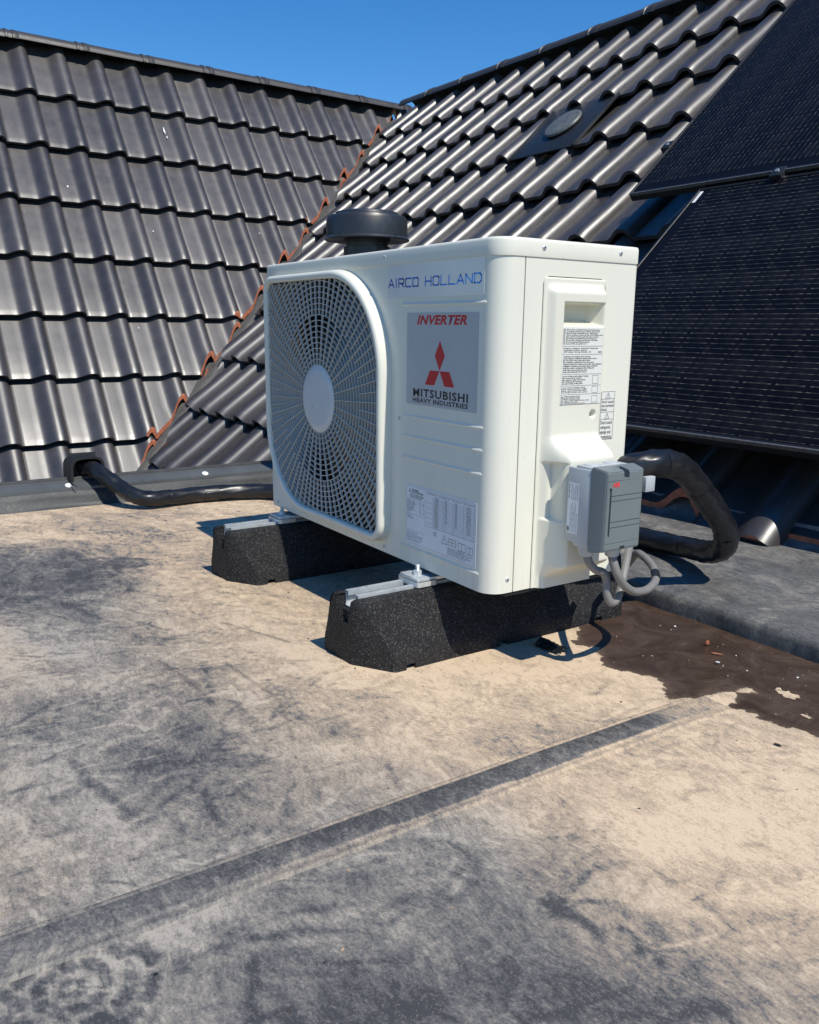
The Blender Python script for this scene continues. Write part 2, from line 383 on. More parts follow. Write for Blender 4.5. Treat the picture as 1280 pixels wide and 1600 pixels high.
# flat plates on the two visible faces of the unit
def FRONT(y): return Matrix(((1, 0, 0, 0), (0, 0, -1, y), (0, 1, 0, 0), (0, 0, 0, 1)))     # (x,z) plane, normal -Y
def SIDE(x): return Matrix(((0, 0, 1, x), (1, 0, 0, 0), (0, 1, 0, 0), (0, 0, 0, 1)))       # (y,z) plane, normal +X
def text_mesh(body, bold=0.0, shear=0.0, res=2, thick=0.0, spacing=1.0, line=1.0):
    cu = bpy.data.curves.new('txt', 'FONT'); cu.body = body; cu.size = 1.0; cu.offset = bold; cu.shear = shear
    cu.resolution_u = res; cu.fill_mode = 'FRONT'; cu.space_character = spacing; cu.space_line = line
    o = bpy.data.objects.new('txt', cu); C.objects.link(o)
    dg = bpy.context.evaluated_depsgraph_get()
    me = bpy.data.meshes.new_from_object(o.evaluated_get(dg), depsgraph=dg)
    bpy.data.objects.remove(o); bpy.data.curves.remove(cu); return me
def fit(me, x0, x1, y0, y1, keep=False):
    n = len(me.vertices); a = np.empty(n * 3); me.vertices.foreach_get('co', a); a = a.reshape(-1, 3)
    lo, hi = a.min(0), a.max(0); sx = (x1 - x0) / (hi[0] - lo[0]); sy = (y1 - y0) / (hi[1] - lo[1])
    if keep: sx = sy = min(sx, sy)
    a[:, 0] = x0 + (a[:, 0] - lo[0]) * sx; a[:, 1] = (y1 - (hi[1] - a[:, 1]) * sy) if keep else y0 + (a[:, 1] - lo[1]) * sy; a[:, 2] = 0
    me.vertices.foreach_set('co', a.ravel()); me.update(); return me
def xform(me, mat): me.transform(mat); return me
def text(name, body, mtx, x0, x1, y0, y1, mat, parent, bold=0.0, shear=0.0, keep=False, res=2, spacing=1.0, line=1.0):
    me = fit(text_mesh(body, bold, shear, res, spacing=spacing, line=line), x0, x1, y0, y1, keep); xform(me, mtx); me.materials.clear()
    return localise(ob(name, me, parent, mat))
def polys(name, plist, mtx, mat, parent):
    vs, fs = [], []
    for p in plist:
        b = len(vs); vs += [(x, y, 0) for x, y in p]; fs.append(tuple(range(b, b + len(p))))
    me = mesh_from(vs, fs, mat); xform(me, mtx); return localise(ob(name, me, parent))
def plate(name, mtx, x0, x1, y0, y1, t, mat, parent, rad=0.002):
    pts = rrect(x0, x1, y0, y1, rad, 4); n = len(pts)
    ins = rrect(x0 + t * .5, x1 - t * .5, y0 + t * .5, y1 - t * .5, max(rad - t * .5, .0002), 4)
    vs = [(x, y, 0) for x, y in pts] + [(x, y, t * .7) for x, y in pts] + [(x, y, t) for x, y in ins]
    fs = [tuple(range(2 * n, 3 * n))] + [(i, (i + 1) % n, n + (i + 1) % n, n + i) for i in range(n)] + [(n + i, n + (i + 1) % n, 2 * n + (i + 1) % n, 2 * n + i) for i in range(n)]
    me = mesh_from(vs, fs, mat); xform(me, mtx); return localise(ob(name, me, parent))
def rrect(x0, x1, y0, y1, r, seg=6):
    if not isinstance(r, (list, tuple)): r = [r] * 4       # order: BL, BR, TR, TL
    pts = []
    for (cx, cy, a0, rr) in ((x0, y0, PI, r[0]), (x1, y0, 1.5 * PI, r[1]), (x1, y1, 0, r[2]), (x0, y1, .5 * PI, r[3])):
        sx = 1 if cx == x0 else -1; sy = 1 if cy == y0 else -1
        for k in range(seg + 1):
            a = a0 + k / seg * PI / 2; pts.append((cx + sx * rr + rr * math.cos(a), cy + sy * rr + rr * math.sin(a)))
    return pts
def strokes(segs, w):
    out = []
    for pl in segs:
        for (a, b) in zip(pl, pl[1:]):
            d = Vector(b) - Vector(a); L = d.length; d /= L; n = Vector((-d.y, d.x)) * w / 2; e = d * w * .5
            a2 = Vector(a) - e; b2 = Vector(b) + e
            out.append([tuple(a2 - n), tuple(b2 - n), tuple(b2 + n), tuple(a2 + n)])
    return out

# ------------------------------------------------------------------ screws, shared meshes
def screw_mesh(r=0.0042):
    bm = bmesh.new(); lathe_bm(bm, [(0, .0016), (r * .5, .0015), (r * .85, .001), (r, 0.0)], (0, 0, 0), 14)
    for (a, b) in ((r * .62, r * .1), (r * .1, r * .62)):
        box_bm(bm, (-a, -b, .0008), (a, b, .00175))
    me = bm_mesh(bm, 'zinc', True, R(40)); me.materials.append(M['core'])
    for p in me.polygons:
        if len(p.vertices) == 4 and p.center.z > .0016 and abs(p.normal.z) > .9 and p.area < r * r: p.material_index = 1
    return me
SCREW = screw_mesh()
def screw(mtx, u, v, parent, s=1.0):
    o = bpy.data.objects.new('screw', SCREW); C.objects.link(o); o.parent = parent
    w = mtx @ Matrix.Translation((u, v, 0)) @ Matrix.Rotation(random.uniform(0, 1.5), 4, 'Z') @ Matrix.Scale(s, 4)
    o.matrix_parent_inverse = Matrix.Translation(parent.location).inverted(); o.matrix_basis = w
    return o

# ================================================================== LARGE STRUCTURE
ZG = -0.13           # flat roof level
ZS = -0.092          # raised strip level
# ---- far ground and building body
gp = struct(ob('ground', mesh_from([(-600, -600, -6.2), (600, -600, -6.2), (600, 600, -6.2), (-600, 600, -6.2)], [(0, 1, 2, 3)], 'grass')))
# ---- flat roof: finely gridded near the camera with painted wear
X0, X1, Y0, Y1, ST = -1.625, 1.15, -1.0, 0.5, 0.00375
nx = int(round((X1 - X0) / ST)) + 1; ny = int(round((Y1 - Y0) / ST)) + 1
gx = np.linspace(X0, X1, nx); gy = np.linspace(Y0, Y1, ny); GX, GY = np.meshgrid(gx, gy)
def vnoise(x, y, sc, seed):
    r = np.random.default_rng(seed); T = r.random((257, 257))
    x = x * sc + 40; y = y * sc + 40; xi = np.floor(x).astype(int); yi = np.floor(y).astype(int); fx = x - xi; fy = y - yi
    fx = fx * fx * (3 - 2 * fx); fy = fy * fy * (3 - 2 * fy); xi %= 256; yi %= 256
    return (T[yi, xi] * (1 - fx) + T[yi, xi + 1] * fx) * (1 - fy) + (T[yi + 1, xi] * (1 - fx) + T[yi + 1, xi + 1] * fx) * fy
def fbm(x, y, sc, seed, o=5):
    s = 0; a = .5
    for k in range(o): s = s + a * vnoise(x, y, sc * 2 ** k, seed + k); a *= .55
    return s
wx = GX + (fbm(GX, GY, 3, 1) - .5) * .25; wy = GY + (fbm(GX, GY, 3, 21) - .5) * .25
def blob(cx, cy, rx, ry, ang=0.0, soft=.5):
    c, s = math.cos(ang), math.sin(ang); u = (wx - cx) * c + (wy - cy) * s; v = -(wx - cx) * s + (wy - cy) * c
    d = np.sqrt((u / rx) ** 2 + (v / ry) ** 2); return np.clip((1 + soft - d) / (2 * soft), 0, 1)
def stroke(pts, w, soft=.6, ux=None, uy=None):
    ux = GX if ux is None else ux; uy = GY if uy is None else uy
    best = np.full(GX.shape, 9.0)
    for (ax, ay), (bx, by) in zip(pts, pts[1:]):
        dx, dy = bx - ax, by - ay; t = np.clip(((ux - ax) * dx + (uy - ay) * dy) / (dx * dx + dy * dy), 0, 1)
        best = np.minimum(best, np.hypot(ux - ax - t * dx, uy - ay - t * dy))
    return np.clip((w - best) / (w * soft) , 0, 1)
dust = 0.64 + (fbm(wx, wy, 5, 31) - .48) * .75 + (fbm(wx, wy, 22, 61) - .48) * .35
streak = fbm(wx * .9 + wy * .45, (wy * .9 - wx * .45) * 4, 9, 71)
dust += (streak - .48) * .45
warm = np.full(GX.shape, 1.0)
# grey trampled area near the camera, the lower left and the left edge
warm -= 1.0 * blob(0.66, -0.62, .34, .45, .3, .45)
warm -= 0.85 * blob(-0.95, -0.50, .42, .16, .15, .5)
warm -= 0.80 * blob(0.00, -0.72, .50, .30, .2, .6)
warm -= 0.55 * blob(-0.40, -0.45, .60, .22, .2, .7) + .25 * blob(.40, -.35, .3, .25, 0, .7)
warm += 0.45 * blob(0.50, -0.02, .22, .30, 0, .5) + .3 * blob(.06, 0.05, .2, .2, 0, .6)
dust -= 0.42 * blob(-0.92, -0.47, .36, .13, .1, .5)
dust -= 0.30 * blob(-1.0, -0.32, .14, .05, .6, .6)
dust -= 0.34 * blob(0.02, -0.45, .09, .075, .4, .6)
dust -= 0.22 * blob(-0.14, -0.40, .14, .06, -.4, .7)
dust -= 0.26 * blob(0.10, -0.47, .10, .04, .8, .7)
dust -= 0.34 * blob(0.54, -0.42, .15, .17, .5, .5)
dust -= 0.22 * blob(0.64, -0.22, .12, .10, .4, .5)
dust -= 0.30 * blob(0.63, -0.55, .20, .2, .2, .6)
dust += 0.20 * blob(0.47, 0.02, .16, .22, .0, .6) + .18 * blob(0.0, 0.05, .16, .16, 0, .6) + .12 * blob(-.55, -.22, .3, .08, 0, .6)
dust += 0.15 * blob(0.34, -0.62, .10, .1, 0, .6)
# circular smears
for (cx, cy, rr, wdt, amp, a0, a1) in ((0.50, -.26, .055, .006, .25, -1, 3.6), (0.495, -.22, .085, .01, .2, .5, 4.5), (0.55, -.13, .05, .008, .25, 3.9, 6.0),
        (0.30, -.42, .05, .012, .2, 0, 6.3), (-.02, -.43, .12, .012, .12, 2, 5), (.13, -.40, .07, .01, .18, 0, 3), (.44, -.20, .06, .008, .15, 1, 4),
        (-.95, -.36, .10, .012, .2, 0, 3), (-.88, -.36, .14, .012, .15, 0, 3), (0.33, .16, .05, .01, .25, 1, 4), (.52, -.31, .1, .01, .15, 0, 3)):
    rad = np.hypot(wx - cx, wy - cy); an = np.mod(np.arctan2(wy - cy, wx - cx), 2 * PI)
    dust -= amp * np.clip(1 - np.abs(rad - rr) / wdt, 0, 1) * ((an > a0) & (an < a1)) * (.5 + vnoise(GX, GY, 60, 77))
for k in range(90):
    cx, cy = rng.uniform(-1.3, .8), rng.uniform(-.85, .2); rr = rng.uniform(.02, .12); a0 = rng.uniform(0, 6.28); da = rng.uniform(.5, 2.2); wdt = rng.uniform(.003, .012)
    if cx > .1 and cy > -.3 and rng.random() < .7: continue
    i0 = max(0, int((cy - .15 - Y0) / ST)); i1 = min(ny, int((cy + .15 - Y0) / ST)); j0 = max(0, int((cx - .15 - X0) / ST)); j1 = min(nx, int((cx + .15 - X0) / ST))
    if i1 <= i0 or j1 <= j0: continue
    sx, sy = GX[i0:i1, j0:j1] - cx, GY[i0:i1, j0:j1] - cy; rad = np.hypot(sx, sy); an = np.mod(np.arctan2(sy, sx) - a0, 2 * PI)
    dust[i0:i1, j0:j1] += (-rng.uniform(.08, .24) if k % 3 else .14) * np.clip(1.4 - np.abs(rad - rr) / wdt, 0, 1) * np.clip(an * 6, 0, 1) * np.clip((da - an) * 6, 0, 1) * (.4 + .8 * vnoise(sx + cx, sy + cy, 80, 77))
# dark rubber marks
for pts, w, amp in (([(.426, -.282), (.448, -.272), (.470, -.262), (.492, -.262)], .011, .6), ([(.418, -.262), (.434, -.281)], .006, .5),
        ([(.492, -.122), (.505, -.131), (.502, -.147)], .005, .5), ([(.50, -.238), (.513, -.232), (.528, -.24)], .006, .5),
        ([(.088, -.462), (.118, -.470), (.145, -.478)], .006, .45), ([(.148, -.262), (.175, -.275), (.20, -.285)], .006, .35),
        ([(-.09, -.58), (0.0, -.585), (.10, -.55)], .013, .35), ([(-.32, -.335), (-.18, -.36), (-.05, -.34)], .010, .25),
        ([(-.8, -.5), (-.55, -.42), (-.33, -.35)], .02, .22), ([(-1.3, -.42), (-1.1, -.3), (-.85, -.28)], .02, .22), ([(.37, -.54), (.42, -.56), (.5, -.58)], .008, .35),
        ([(-1.02, -.25), (-.95, -.31), (-.83, -.36), (-.7, -.33)], .018, .28), ([(.34, -.60), (.345, -.54), (.36, -.50)], .008, .3)):
    dust -= amp * stroke(pts, w, .8, wx * .35 + GX * .65, wy * .35 + GY * .65) * (.55 + .7 * vnoise(GX, GY, 90, 91))
# many short random scuffs
for k in range(3200):
    cx = rng.uniform(-1.5, .9); cy = rng.uniform(-.9, .3)
    if (-.8 < cx < 0 and cy > -.1) or (cx > .1 and cy > -.35 and rng.random() < .6): continue
    a = 2.6 * vnoise(np.array(cx), np.array(cy), 3.0, 55) - .4 + rng.normal(0, .45); L = rng.uniform(.005, .045) * (1 if k % 9 else 2); w = rng.uniform(.0016, .0050); sgn = -rng.uniform(.08, .30) if rng.random() < .72 else rng.uniform(.12, .34)
    i0 = max(0, int((cy - .1 - Y0) / ST)); i1 = min(ny, int((cy + .1 - Y0) / ST)); j0 = max(0, int((cx - .1 - X0) / ST)); j1 = min(nx, int((cx + .1 - X0) / ST))
    sx, sy = wx[i0:i1, j0:j1] * .5 + GX[i0:i1, j0:j1] * .5, wy[i0:i1, j0:j1] * .5 + GY[i0:i1, j0:j1] * .5
    if sx.size == 0: continue
    c_, s_ = math.cos(a), math.sin(a); u = (sx - cx) * c_ + (sy - cy) * s_; v = -(sx - cx) * s_ + (sy - cy) * c_ + u * u * rng.uniform(-6, 6)
    dust[i0:i1, j0:j1] += sgn * np.clip((1 - np.abs(u) / L) * 2, 0, 1) * np.clip(1.3 - np.abs(v) / w, 0, 1)
# boot-sole print at the lower left: rings and blocks
u = GX - .300; v = GY + .668; rad = np.hypot(u, v * 1.05); an = np.arctan2(v, u)
ringm = (np.mod(rad, .020) < .0125) & (rad < .075) & (rad > .004); blk = (np.mod(an * 3.2 + np.floor(rad / .02) * 1.3, 2.0) > .35)
dust -= .30 * (ringm & blk) * (rad < .072)
dust += .12 * ((~(ringm & blk)) & (rad < .075))
u = (GX - .26) * .8 + (GY + .74) * .6; v = -(GX - .26) * .6 + (GY + .74) * .8
dust -= .25 * ((np.mod(u, .022) < .014) & (np.mod(v, .018) < .012) & (np.hypot(u, v) < .06))
# tread prints elsewhere, faint
for (cx, cy, a, L, Wd, amp) in ((-.62, -.32, .5, .14, .05, .16), (-.12, -.17, 1.1, .14, .05, .14), (-.30, -.30, .2, .14, .05, .18), (.12, -.14, .7, .13, .05, .10), (-1.15, -.2, .9, .14, .05, .16), (-.02, -.36, 2.2, .14, .05, .15)):
    c_, s_ = math.cos(a), math.sin(a); u = (GX - cx) * c_ + (GY - cy) * s_; v = -(GX - cx) * s_ + (GY - cy) * c_
    m = (np.abs(v) < Wd * (1 - .25 * np.cos(u / L * PI))) & (np.abs(u) < L)
    dust -= amp * (m & (np.mod(u + np.abs(v) * .6, .016) < .009) & (np.mod(v, .024) > .004)) * np.clip(vnoise(GX, GY, 14, 5) * 2 - .5, 0, 1)
scr = np.zeros(GX.shape)
for pts, w in (([(-.335, -.40), (-.20, -.385), (-.13, -.385)], .0035), ([(-.27, -.315), (-.1, -.30), (.02, -.335)], .0025), 
        ([(.075, -.445), (.115, -.44)], .003), ([(-.45, -.25), (-.3, -.19)], .0025)):
    scr = np.maximum(scr, stroke(pts, w + .003, .9) * (.4 + .6 * vnoise(GX, GY, 50, 3)))
edge = np.clip(np.minimum((GY - Y0) / .24, (X1 - GX) / .22), 0, 1); edge = edge * edge * (3 - 2 * edge)
dust = .36 + (dust - .36) * edge; warm = .15 + (warm - .15) * edge
co = np.empty((ny, nx, 3), dtype=np.float32); co[..., 0] = GX; co[..., 1] = GY
co[..., 2] = ZG + (fbm(GX, GY, 2.5, 41) - .5) * .0030 * np.clip(1 - blob(.35, .36, .75, .26, 0, .3) * 1.2, 0.05, 1)
idx = np.arange(nx * ny).reshape(ny, nx)
q = np.stack([idx[:-1, :-1], idx[:-1, 1:], idx[1:, 1:], idx[1:, :-1]], -1).reshape(-1, 4)
me = bpy.data.meshes.new('flat_roof'); me.vertices.add(nx * ny); me.vertices.foreach_set('co', co.ravel())
me.loops.add(q.size); me.loops.foreach_set('vertex_index', q.ravel().astype(np.int32))
me.polygons.add(len(q)); me.polygons.foreach_set('loop_start', np.arange(0, q.size, 4, dtype=np.int32))
me.update(calc_edges=True); me.validate(); me.shade_smooth()
at = me.color_attributes.new('dust', 'FLOAT_COLOR', 'POINT')
cc = np.ones((ny, nx, 4), dtype=np.float32); cc[..., 0] = np.clip(dust, 0, 1); cc[..., 1] = np.clip(warm, 0, 1); cc[..., 2] = np.clip(scr, 0, 1)
at.data.foreach_set('color', cc.ravel()); me.materials.append(M['ground'])
struct(ob('flat_roof', me))
# rest of the flat roof round the fine sheet, same material and level
vs = [(X0, Y0), (X1, Y0), (X1, Y1), (X0, Y1), (-1.625, -5), (6, -5), (6, Y1), (-1.625, Y1)]
rm = mesh_from([(x, y, ZG) for x, y in vs], [(4, 5, 1, 0), (5, 6, 2, 1)], 'ground')
a2 = rm.color_attributes.new('dust', 'FLOAT_COLOR', 'POINT'); a2.data.foreach_set('color', [0.36, .15, 0, 1] * len(rm.vertices))
struct(ob('flat_roof_outer', rm))
# ---- lap strip: welded overlap with lips
def strip():
    prof = [(.2085, .0005), (.2095, .0030), (.2115, .0034), (.2150, .0030), (.2165, .0026), (.2180, .0046), (.2200, .0052), (.235, .0050), (.2500, .0048),
            (.2530, .0030), (.2555, .0022), (.2600, .0026), (.2640, .0038), (.2670, .0032), (.2690, .0005)]
    ys = np.linspace(-2.5, .235, 190); vs = []; fs = []
    for j, y in enumerate(ys):
        wob = .0005 * math.sin(y * 9) + .0003 * math.sin(y * 31 + 1)
        fade = min(1, (.235 - y) / .16)
        for i, (x, h) in enumerate(prof): vs.append((x + wob * (1 if i < 7 else 1.8), y, ZG - .0004 + (h if 0 < i < 14 else -.003) * (0.25 + .75 * fade)))
    n = len(prof)
    for j in range(len(ys) - 1):
        for i in range(n - 1): fs.append((j * n + i, j * n + i + 1, (j + 1) * n + i + 1, (j + 1) * n + i))
    m = mesh_from(vs, fs, None, True)
    m.materials.append(M['ground']); m.materials.append(M['epdm_strip'])
    a = m.color_attributes.new('dust', 'FLOAT_COLOR', 'POINT')
    dat = []
    for (x, y, z) in vs:
        band = 1 if .2185 < x < .2525 else 0
        k = max(0, min(1, (y + .75) / .5)) * max(0, min(1, (.16 - y) / .06))
        dv = (.60 if y > -.25 else .50) - band * (.10 + .36 * k) + random.uniform(-.06, .06)
        dat += [dv, max(0, min(1, (y + .55) / .5)) * (1 - band * k * .85), 0, 1]
    a.data.foreach_set('color', dat)
    for p in m.polygons:
        pass
    return m
struct(ob('membrane_lap_strip', strip()))
# ---- brown mud, ragged outline
def mud_sheet():
    key = [(-.20, .52), (-.18, .40), (-.10, .30), (-.045, .235), (-.029, .225), (-.005, .247), (.03, .222), (.06, .200), (.097, .212), (.136, .218), (.165, .214), (.18, .21), (.199, .186), (.210, .215), (.213, .243),
           (.228, .285), (.242, .317), (.254, .27), (.262, .238), (.286, .238), (.315, .247), (.345, .252), (.38, .263), (.46, .268), (.56, .30), (.70, .31), (.9, .36), (1.1, .40), (1.14, .52)]
    xs = np.arange(-.20, 1.12, .004); ys = np.arange(.14, .4985, .004); PX, PY = np.meshgrid(xs, ys)
    ins = np.zeros(PX.shape, bool); K = len(key)
    for a in range(K):
        (xa, ya), (xb, yb) = key[a], key[(a + 1) % K]
        c_ = ((ya > PY) != (yb > PY)); 
        if ya != yb: ins ^= c_ & (PX < (xb - xa) * (PY - ya) / (yb - ya) + xa)
    dist = np.full(PX.shape, 9.0)
    for a in range(K - 1):
        (ax, ay), (bx, by) = key[a], key[a + 1]; dx, dy = bx - ax, by - ay
        t_ = np.clip(((PX - ax) * dx + (PY - ay) * dy) / (dx * dx + dy * dy), 0, 1); dist = np.minimum(dist, np.hypot(PX - ax - t_ * dx, PY - ay - t_ * dy))
    sd = np.where(ins, dist, -dist) + (fbm(PX, PY, 45, 301) - .48) * .034 + (fbm(PX, PY, 160, 311, 3) - .44) * .012
    sd += np.clip(PX - .30, 0, .3) * .0 - .014 * np.clip((fbm(PX, PY, 30, 331) - .64) * 12, 0, 1) * (PX > .28)
    h, w = PX.shape; vs = np.stack([PX.ravel(), PY.ravel(), np.full(PX.size, ZG + .0009)], 1)
    ix = np.arange(h * w).reshape(h, w); keep = (sd[:-1, :-1] > -.012) | (sd[1:, 1:] > -.012) | (sd[1:, :-1] > -.012) | (sd[:-1, 1:] > -.012)
    fs = np.stack([ix[:-1, :-1], ix[:-1, 1:], ix[1:, 1:], ix[1:, :-1]], -1)[keep]
    m = mesh_from(vs.tolist(), fs.tolist(), 'mud', True)
    a = m.attributes.new('wet', 'FLOAT', 'POINT'); a.data.foreach_set('value', sd.ravel().astype(np.float32))
    return m
struct(ob('mud_puddle', mud_sheet()))
# dried islands on the mud
def island(cx, cy, r, seed, ax=1.0):
    rr = random.Random(seed); pts = []
    for k in range(22):
        a = 2 * PI * k / 22; q_ = r * rr.uniform(.55, 1.15); pts.append((cx + math.cos(a) * q_ * ax, cy + math.sin(a) * q_, ZG + .0016))
    return pts
isl = [island(.285, .345, .013, 3, 1.5), island(.265, .350, .006, 4), island(.40, .30, .010, 5, 1.8), island(.45, .285, .008, 6, 2.2), island(.34, .30, .005, 8, 2), island(.37, .33, .005, 9, 2)]
vs = []; fs = []
for p in isl: b = len(vs); vs += p; fs.append(tuple(range(b, b + len(p))))
m_ = mesh_from(vs, fs, 'ground'); a = m_.color_attributes.new('dust', 'FLOAT_COLOR', 'POINT'); a.data.foreach_set('color', [.75, 1, 0, 1] * len(vs))
struct(ob('dried_silt_patches', m_))
# ---- raised membrane step at the back right
def step_sheet():
    prof = [(.4945, ZG - .004), (.4950, ZG + .004), (.4958, ZG + .022), (.4985, ZG + .0315), (.5040, ZG + .0365), (.516, ZG + .038), (.56, ZS), (.66, ZS - .001), (.76, ZS + .001), (.88, ZS), (1.0, ZS + .002), (1.03, ZS + .01), (1.05, ZS + .03), (1.06, ZS + .05)]
    xs = np.linspace(-1.60, 3.0, 420); vs = []; fs = []; n = len(prof)
    for i, x in enumerate(xs):
        w = .0022 * math.sin(x * 9) + .0014 * math.sin(x * 31 + 1)
        ridge = .004 * math.exp(-((x - .215) / .004) ** 2) + .003 * math.exp(-((x - .232) / .004) ** 2)   # pinched membrane fold
        for j, (y, z) in enumerate(prof):
            k = 1 if j < 6 else 0
            vs.append((x, y + w * k - (ridge if j in (1, 2, 3) else 0), z + (ridge if 2 < j < 7 else 0) + (.0015 * math.sin(x * 14 + y * 20) if j > 6 else 0)))
    for i in range(len(xs) - 1):
        for j in range(n - 1): fs.append((i * n + j, i * n + n + j, i * n + n + j + 1, i * n + j + 1))
    return mesh_from(vs, fs, 'epdm', True)
struct(ob('raised_membrane_step', step_sheet()))

# ---- left parapet (upstand, trim)
pw = thing('roof_parapet', 'low grey membrane upstand with metal trim in front of the tiled roof', 'parapet', (-1.62, 0, ZG))
def upstand():
    prof = [(-1.600, ZG - .002), (-1.606, ZG + .003), (-1.612, ZG + .012), (-1.619, ZG + .028), (-1.626, ZG + .042), (-1.632, ZG + .048)]
    ys = np.linspace(-3.5, 1.05, 300); vs = []; fs = []; n = len(prof)
    for i, y in enumerate(ys):
        for j, (x, z) in enumerate(prof):
            w = (.0022 * math.sin(y * 11 + j) + .0016 * math.sin(y * 27)) * (1 if 0 < j < 5 else 0)
            vs.append((x + w, y, z))
    for i in range(len(ys) - 1):
        for j in range(n - 1): fs.append((i * n + j, i * n + n + j, i * n + n + j + 1, i * n + j + 1))
    return mesh_from(vs, fs, 'epdm_up', True)
localise(ob('membrane_upstand', upstand(), pw))
bm = bmesh.new()
prof = [(-1.629, ZG + .046), (-1.630, ZG + .054), (-1.652, ZG + .066), (-1.668, ZG + .071), (-1.668, ZG + .040)]
for y in (-3.5, 1.05):
    bm.verts.ensure_lookup_table(); [bm.verts.new((x, y, z)) for x, z in prof]
bm.verts.ensure_lookup_table(); n = len(prof)
for j in range(n): bm.faces.new((bm.verts[j], bm.verts[(j + 1) % n], bm.verts[n + (j + 1) % n], bm.verts[n + j]))
bm.faces.new(bm.verts[:n]); bm.faces.new(bm.verts[n:])
localise(ob('edge_trim', bm_mesh(bm, 'alu'), pw))
localise(box('trim_lip', (-1.684, -3.5, ZG + .02), (-1.6675, 1.05, ZG + .079), 'trimdark', pw, .003))
localise(box('parapet_wall', (-1.70, -3.6, -6.2), (-1.634, 1.05, ZG + .038), 'brick', pw))
for y in (-1.05, -.66, -.262, .155, .56):
    o = lathe('fastener', [(0, .0022), (.007, .0018), (.010, 0)], (0, 0, 0), 'white', pw, 18)
    o.matrix_parent_inverse = Matrix.Translation(pw.location).inverted(); o.location = (-1.641, y, ZG + .0602); o.rotation_euler = (0, R(29), 0)
hb = struct(box('house_wall', (-1.60, -5.0, -6.2), (6.0, -4.9, ZG - .01), 'brick'))

# ================================================================== TILED ROOFS
TW, TG = .252, .42413
psi = .0124; thR, thL = .7458, 1.0114
ex = Vector((math.cos(psi), math.sin(psi), 0)); ey = Vector((-math.sin(psi), math.cos(psi), 0)); ez = Vector((0, 0, 1))
upR = math.cos(thR) * ey + math.sin(thR) * ez; nRv = ex.cross(upR)
upL = -math.cos(thL) * ex + math.sin(thL) * ez; nLv = ey.cross(upL)
PR = Vector((-2.772, 3.136, 1.908)); PL = Vector((-5.464, .480, 1.880))
def frame(u, v, n, p): m = Matrix((u, v, n)).transposed().to_4x4(); m.translation = p; return m
# valley line
d = nRv.cross(nLv).normalized(); 
if d.z < 0: d = -d
A3 = Matrix((nRv, nLv, d)); V0 = A3.inverted() @ Vector((nRv.dot(PR), nLv.dot(PL), d.dot(PR)))
dh = Vector((d.x, d.y, 0)).normalized(); side = Vector((dh.y, -dh.x, 0))    # horizontal normal to the valley
if side.dot(ex) < 0: side = -side                    # points to the right roof
def tile_profile():
    H = .046; out = []
    us = [0, .02, .10, .30, .42, .49, .55, .61, .67, .73, .79, .84, .88, .92, .955, .98, .992, 1.0]
    for t in us:
        if t < .02: z = -.004
        elif t < .42: z = 0.0 + .0015 * math.sin((t - .02) / .4 * PI)
        elif t < .79: k = (t - .42) / .37; z = H * (.5 - .5 * math.cos(PI * k))
        elif t < .83: z = H
        else: k = (t - .83) / .17; z = -.004 + (H + .004) * math.sqrt(max(0, 1 - k * k))
        out.append((-TW + t * TW + (.002 if t == 1.0 else 0), z))
    return out
def tile_solid(clip=None):
    pr = tile_profile(); n = len(pr); T = .018
    rows = [(TG + .05, -.030), (TG * .5, -.004), (.040, .0178), (.020, .0180), (.0012, .0180), (0.0, .01795)]
    top = []; bot = []
    bm = bmesh.new()
    for (y, z0) in rows:
        top.append([bm.verts.new((x, y, z + z0)) for x, z in pr])
    for (y, z0) in (rows[0], rows[1], rows[3], (0.0, .0185)):
        bot.append([bm.verts.new((x - (.004 if k > 12 else 0) , y, z + z0 - T - (.006 if k > 12 else 0))) for k, (x, z) in enumerate(pr)])
    for a, b in zip(top, top[1:]):
        for k in range(n - 1): bm.faces.new((a[k], b[k], b[k + 1], a[k + 1]))
    for a, b in zip(bot, bot[1:]):
        for k in range(n - 1): bm.faces.new((a[k], a[k + 1], b[k + 1], b[k]))
    for k in range(n - 1):
        bm.faces.new((top[0][k], top[0][k + 1], bot[0][k + 1], bot[0][k])); bm.faces.new((top[-1][k + 1], top[-1][k], bot[-1][k], bot[-1][k + 1]))
    for k in (0, n - 1):
        loop = [t[k] for t in top] + [b[k] for b in reversed(bot)]
        bm.faces.new(loop)
    bmesh.ops.recalc_face_normals(bm, faces=bm.faces)
    return bm
def finish_tile(bm, mark=False):
    if mark: pass
    me = bpy.data.meshes.new('roof_tile'); bm.to_mesh(me); bm.free()
    me.materials.append(M['tile']); me.materials.append(M['clay'])
    me.shade_smooth(); me.set_sharp_from_angle(angle=R(38)); return me
TILE = finish_tile(tile_solid())
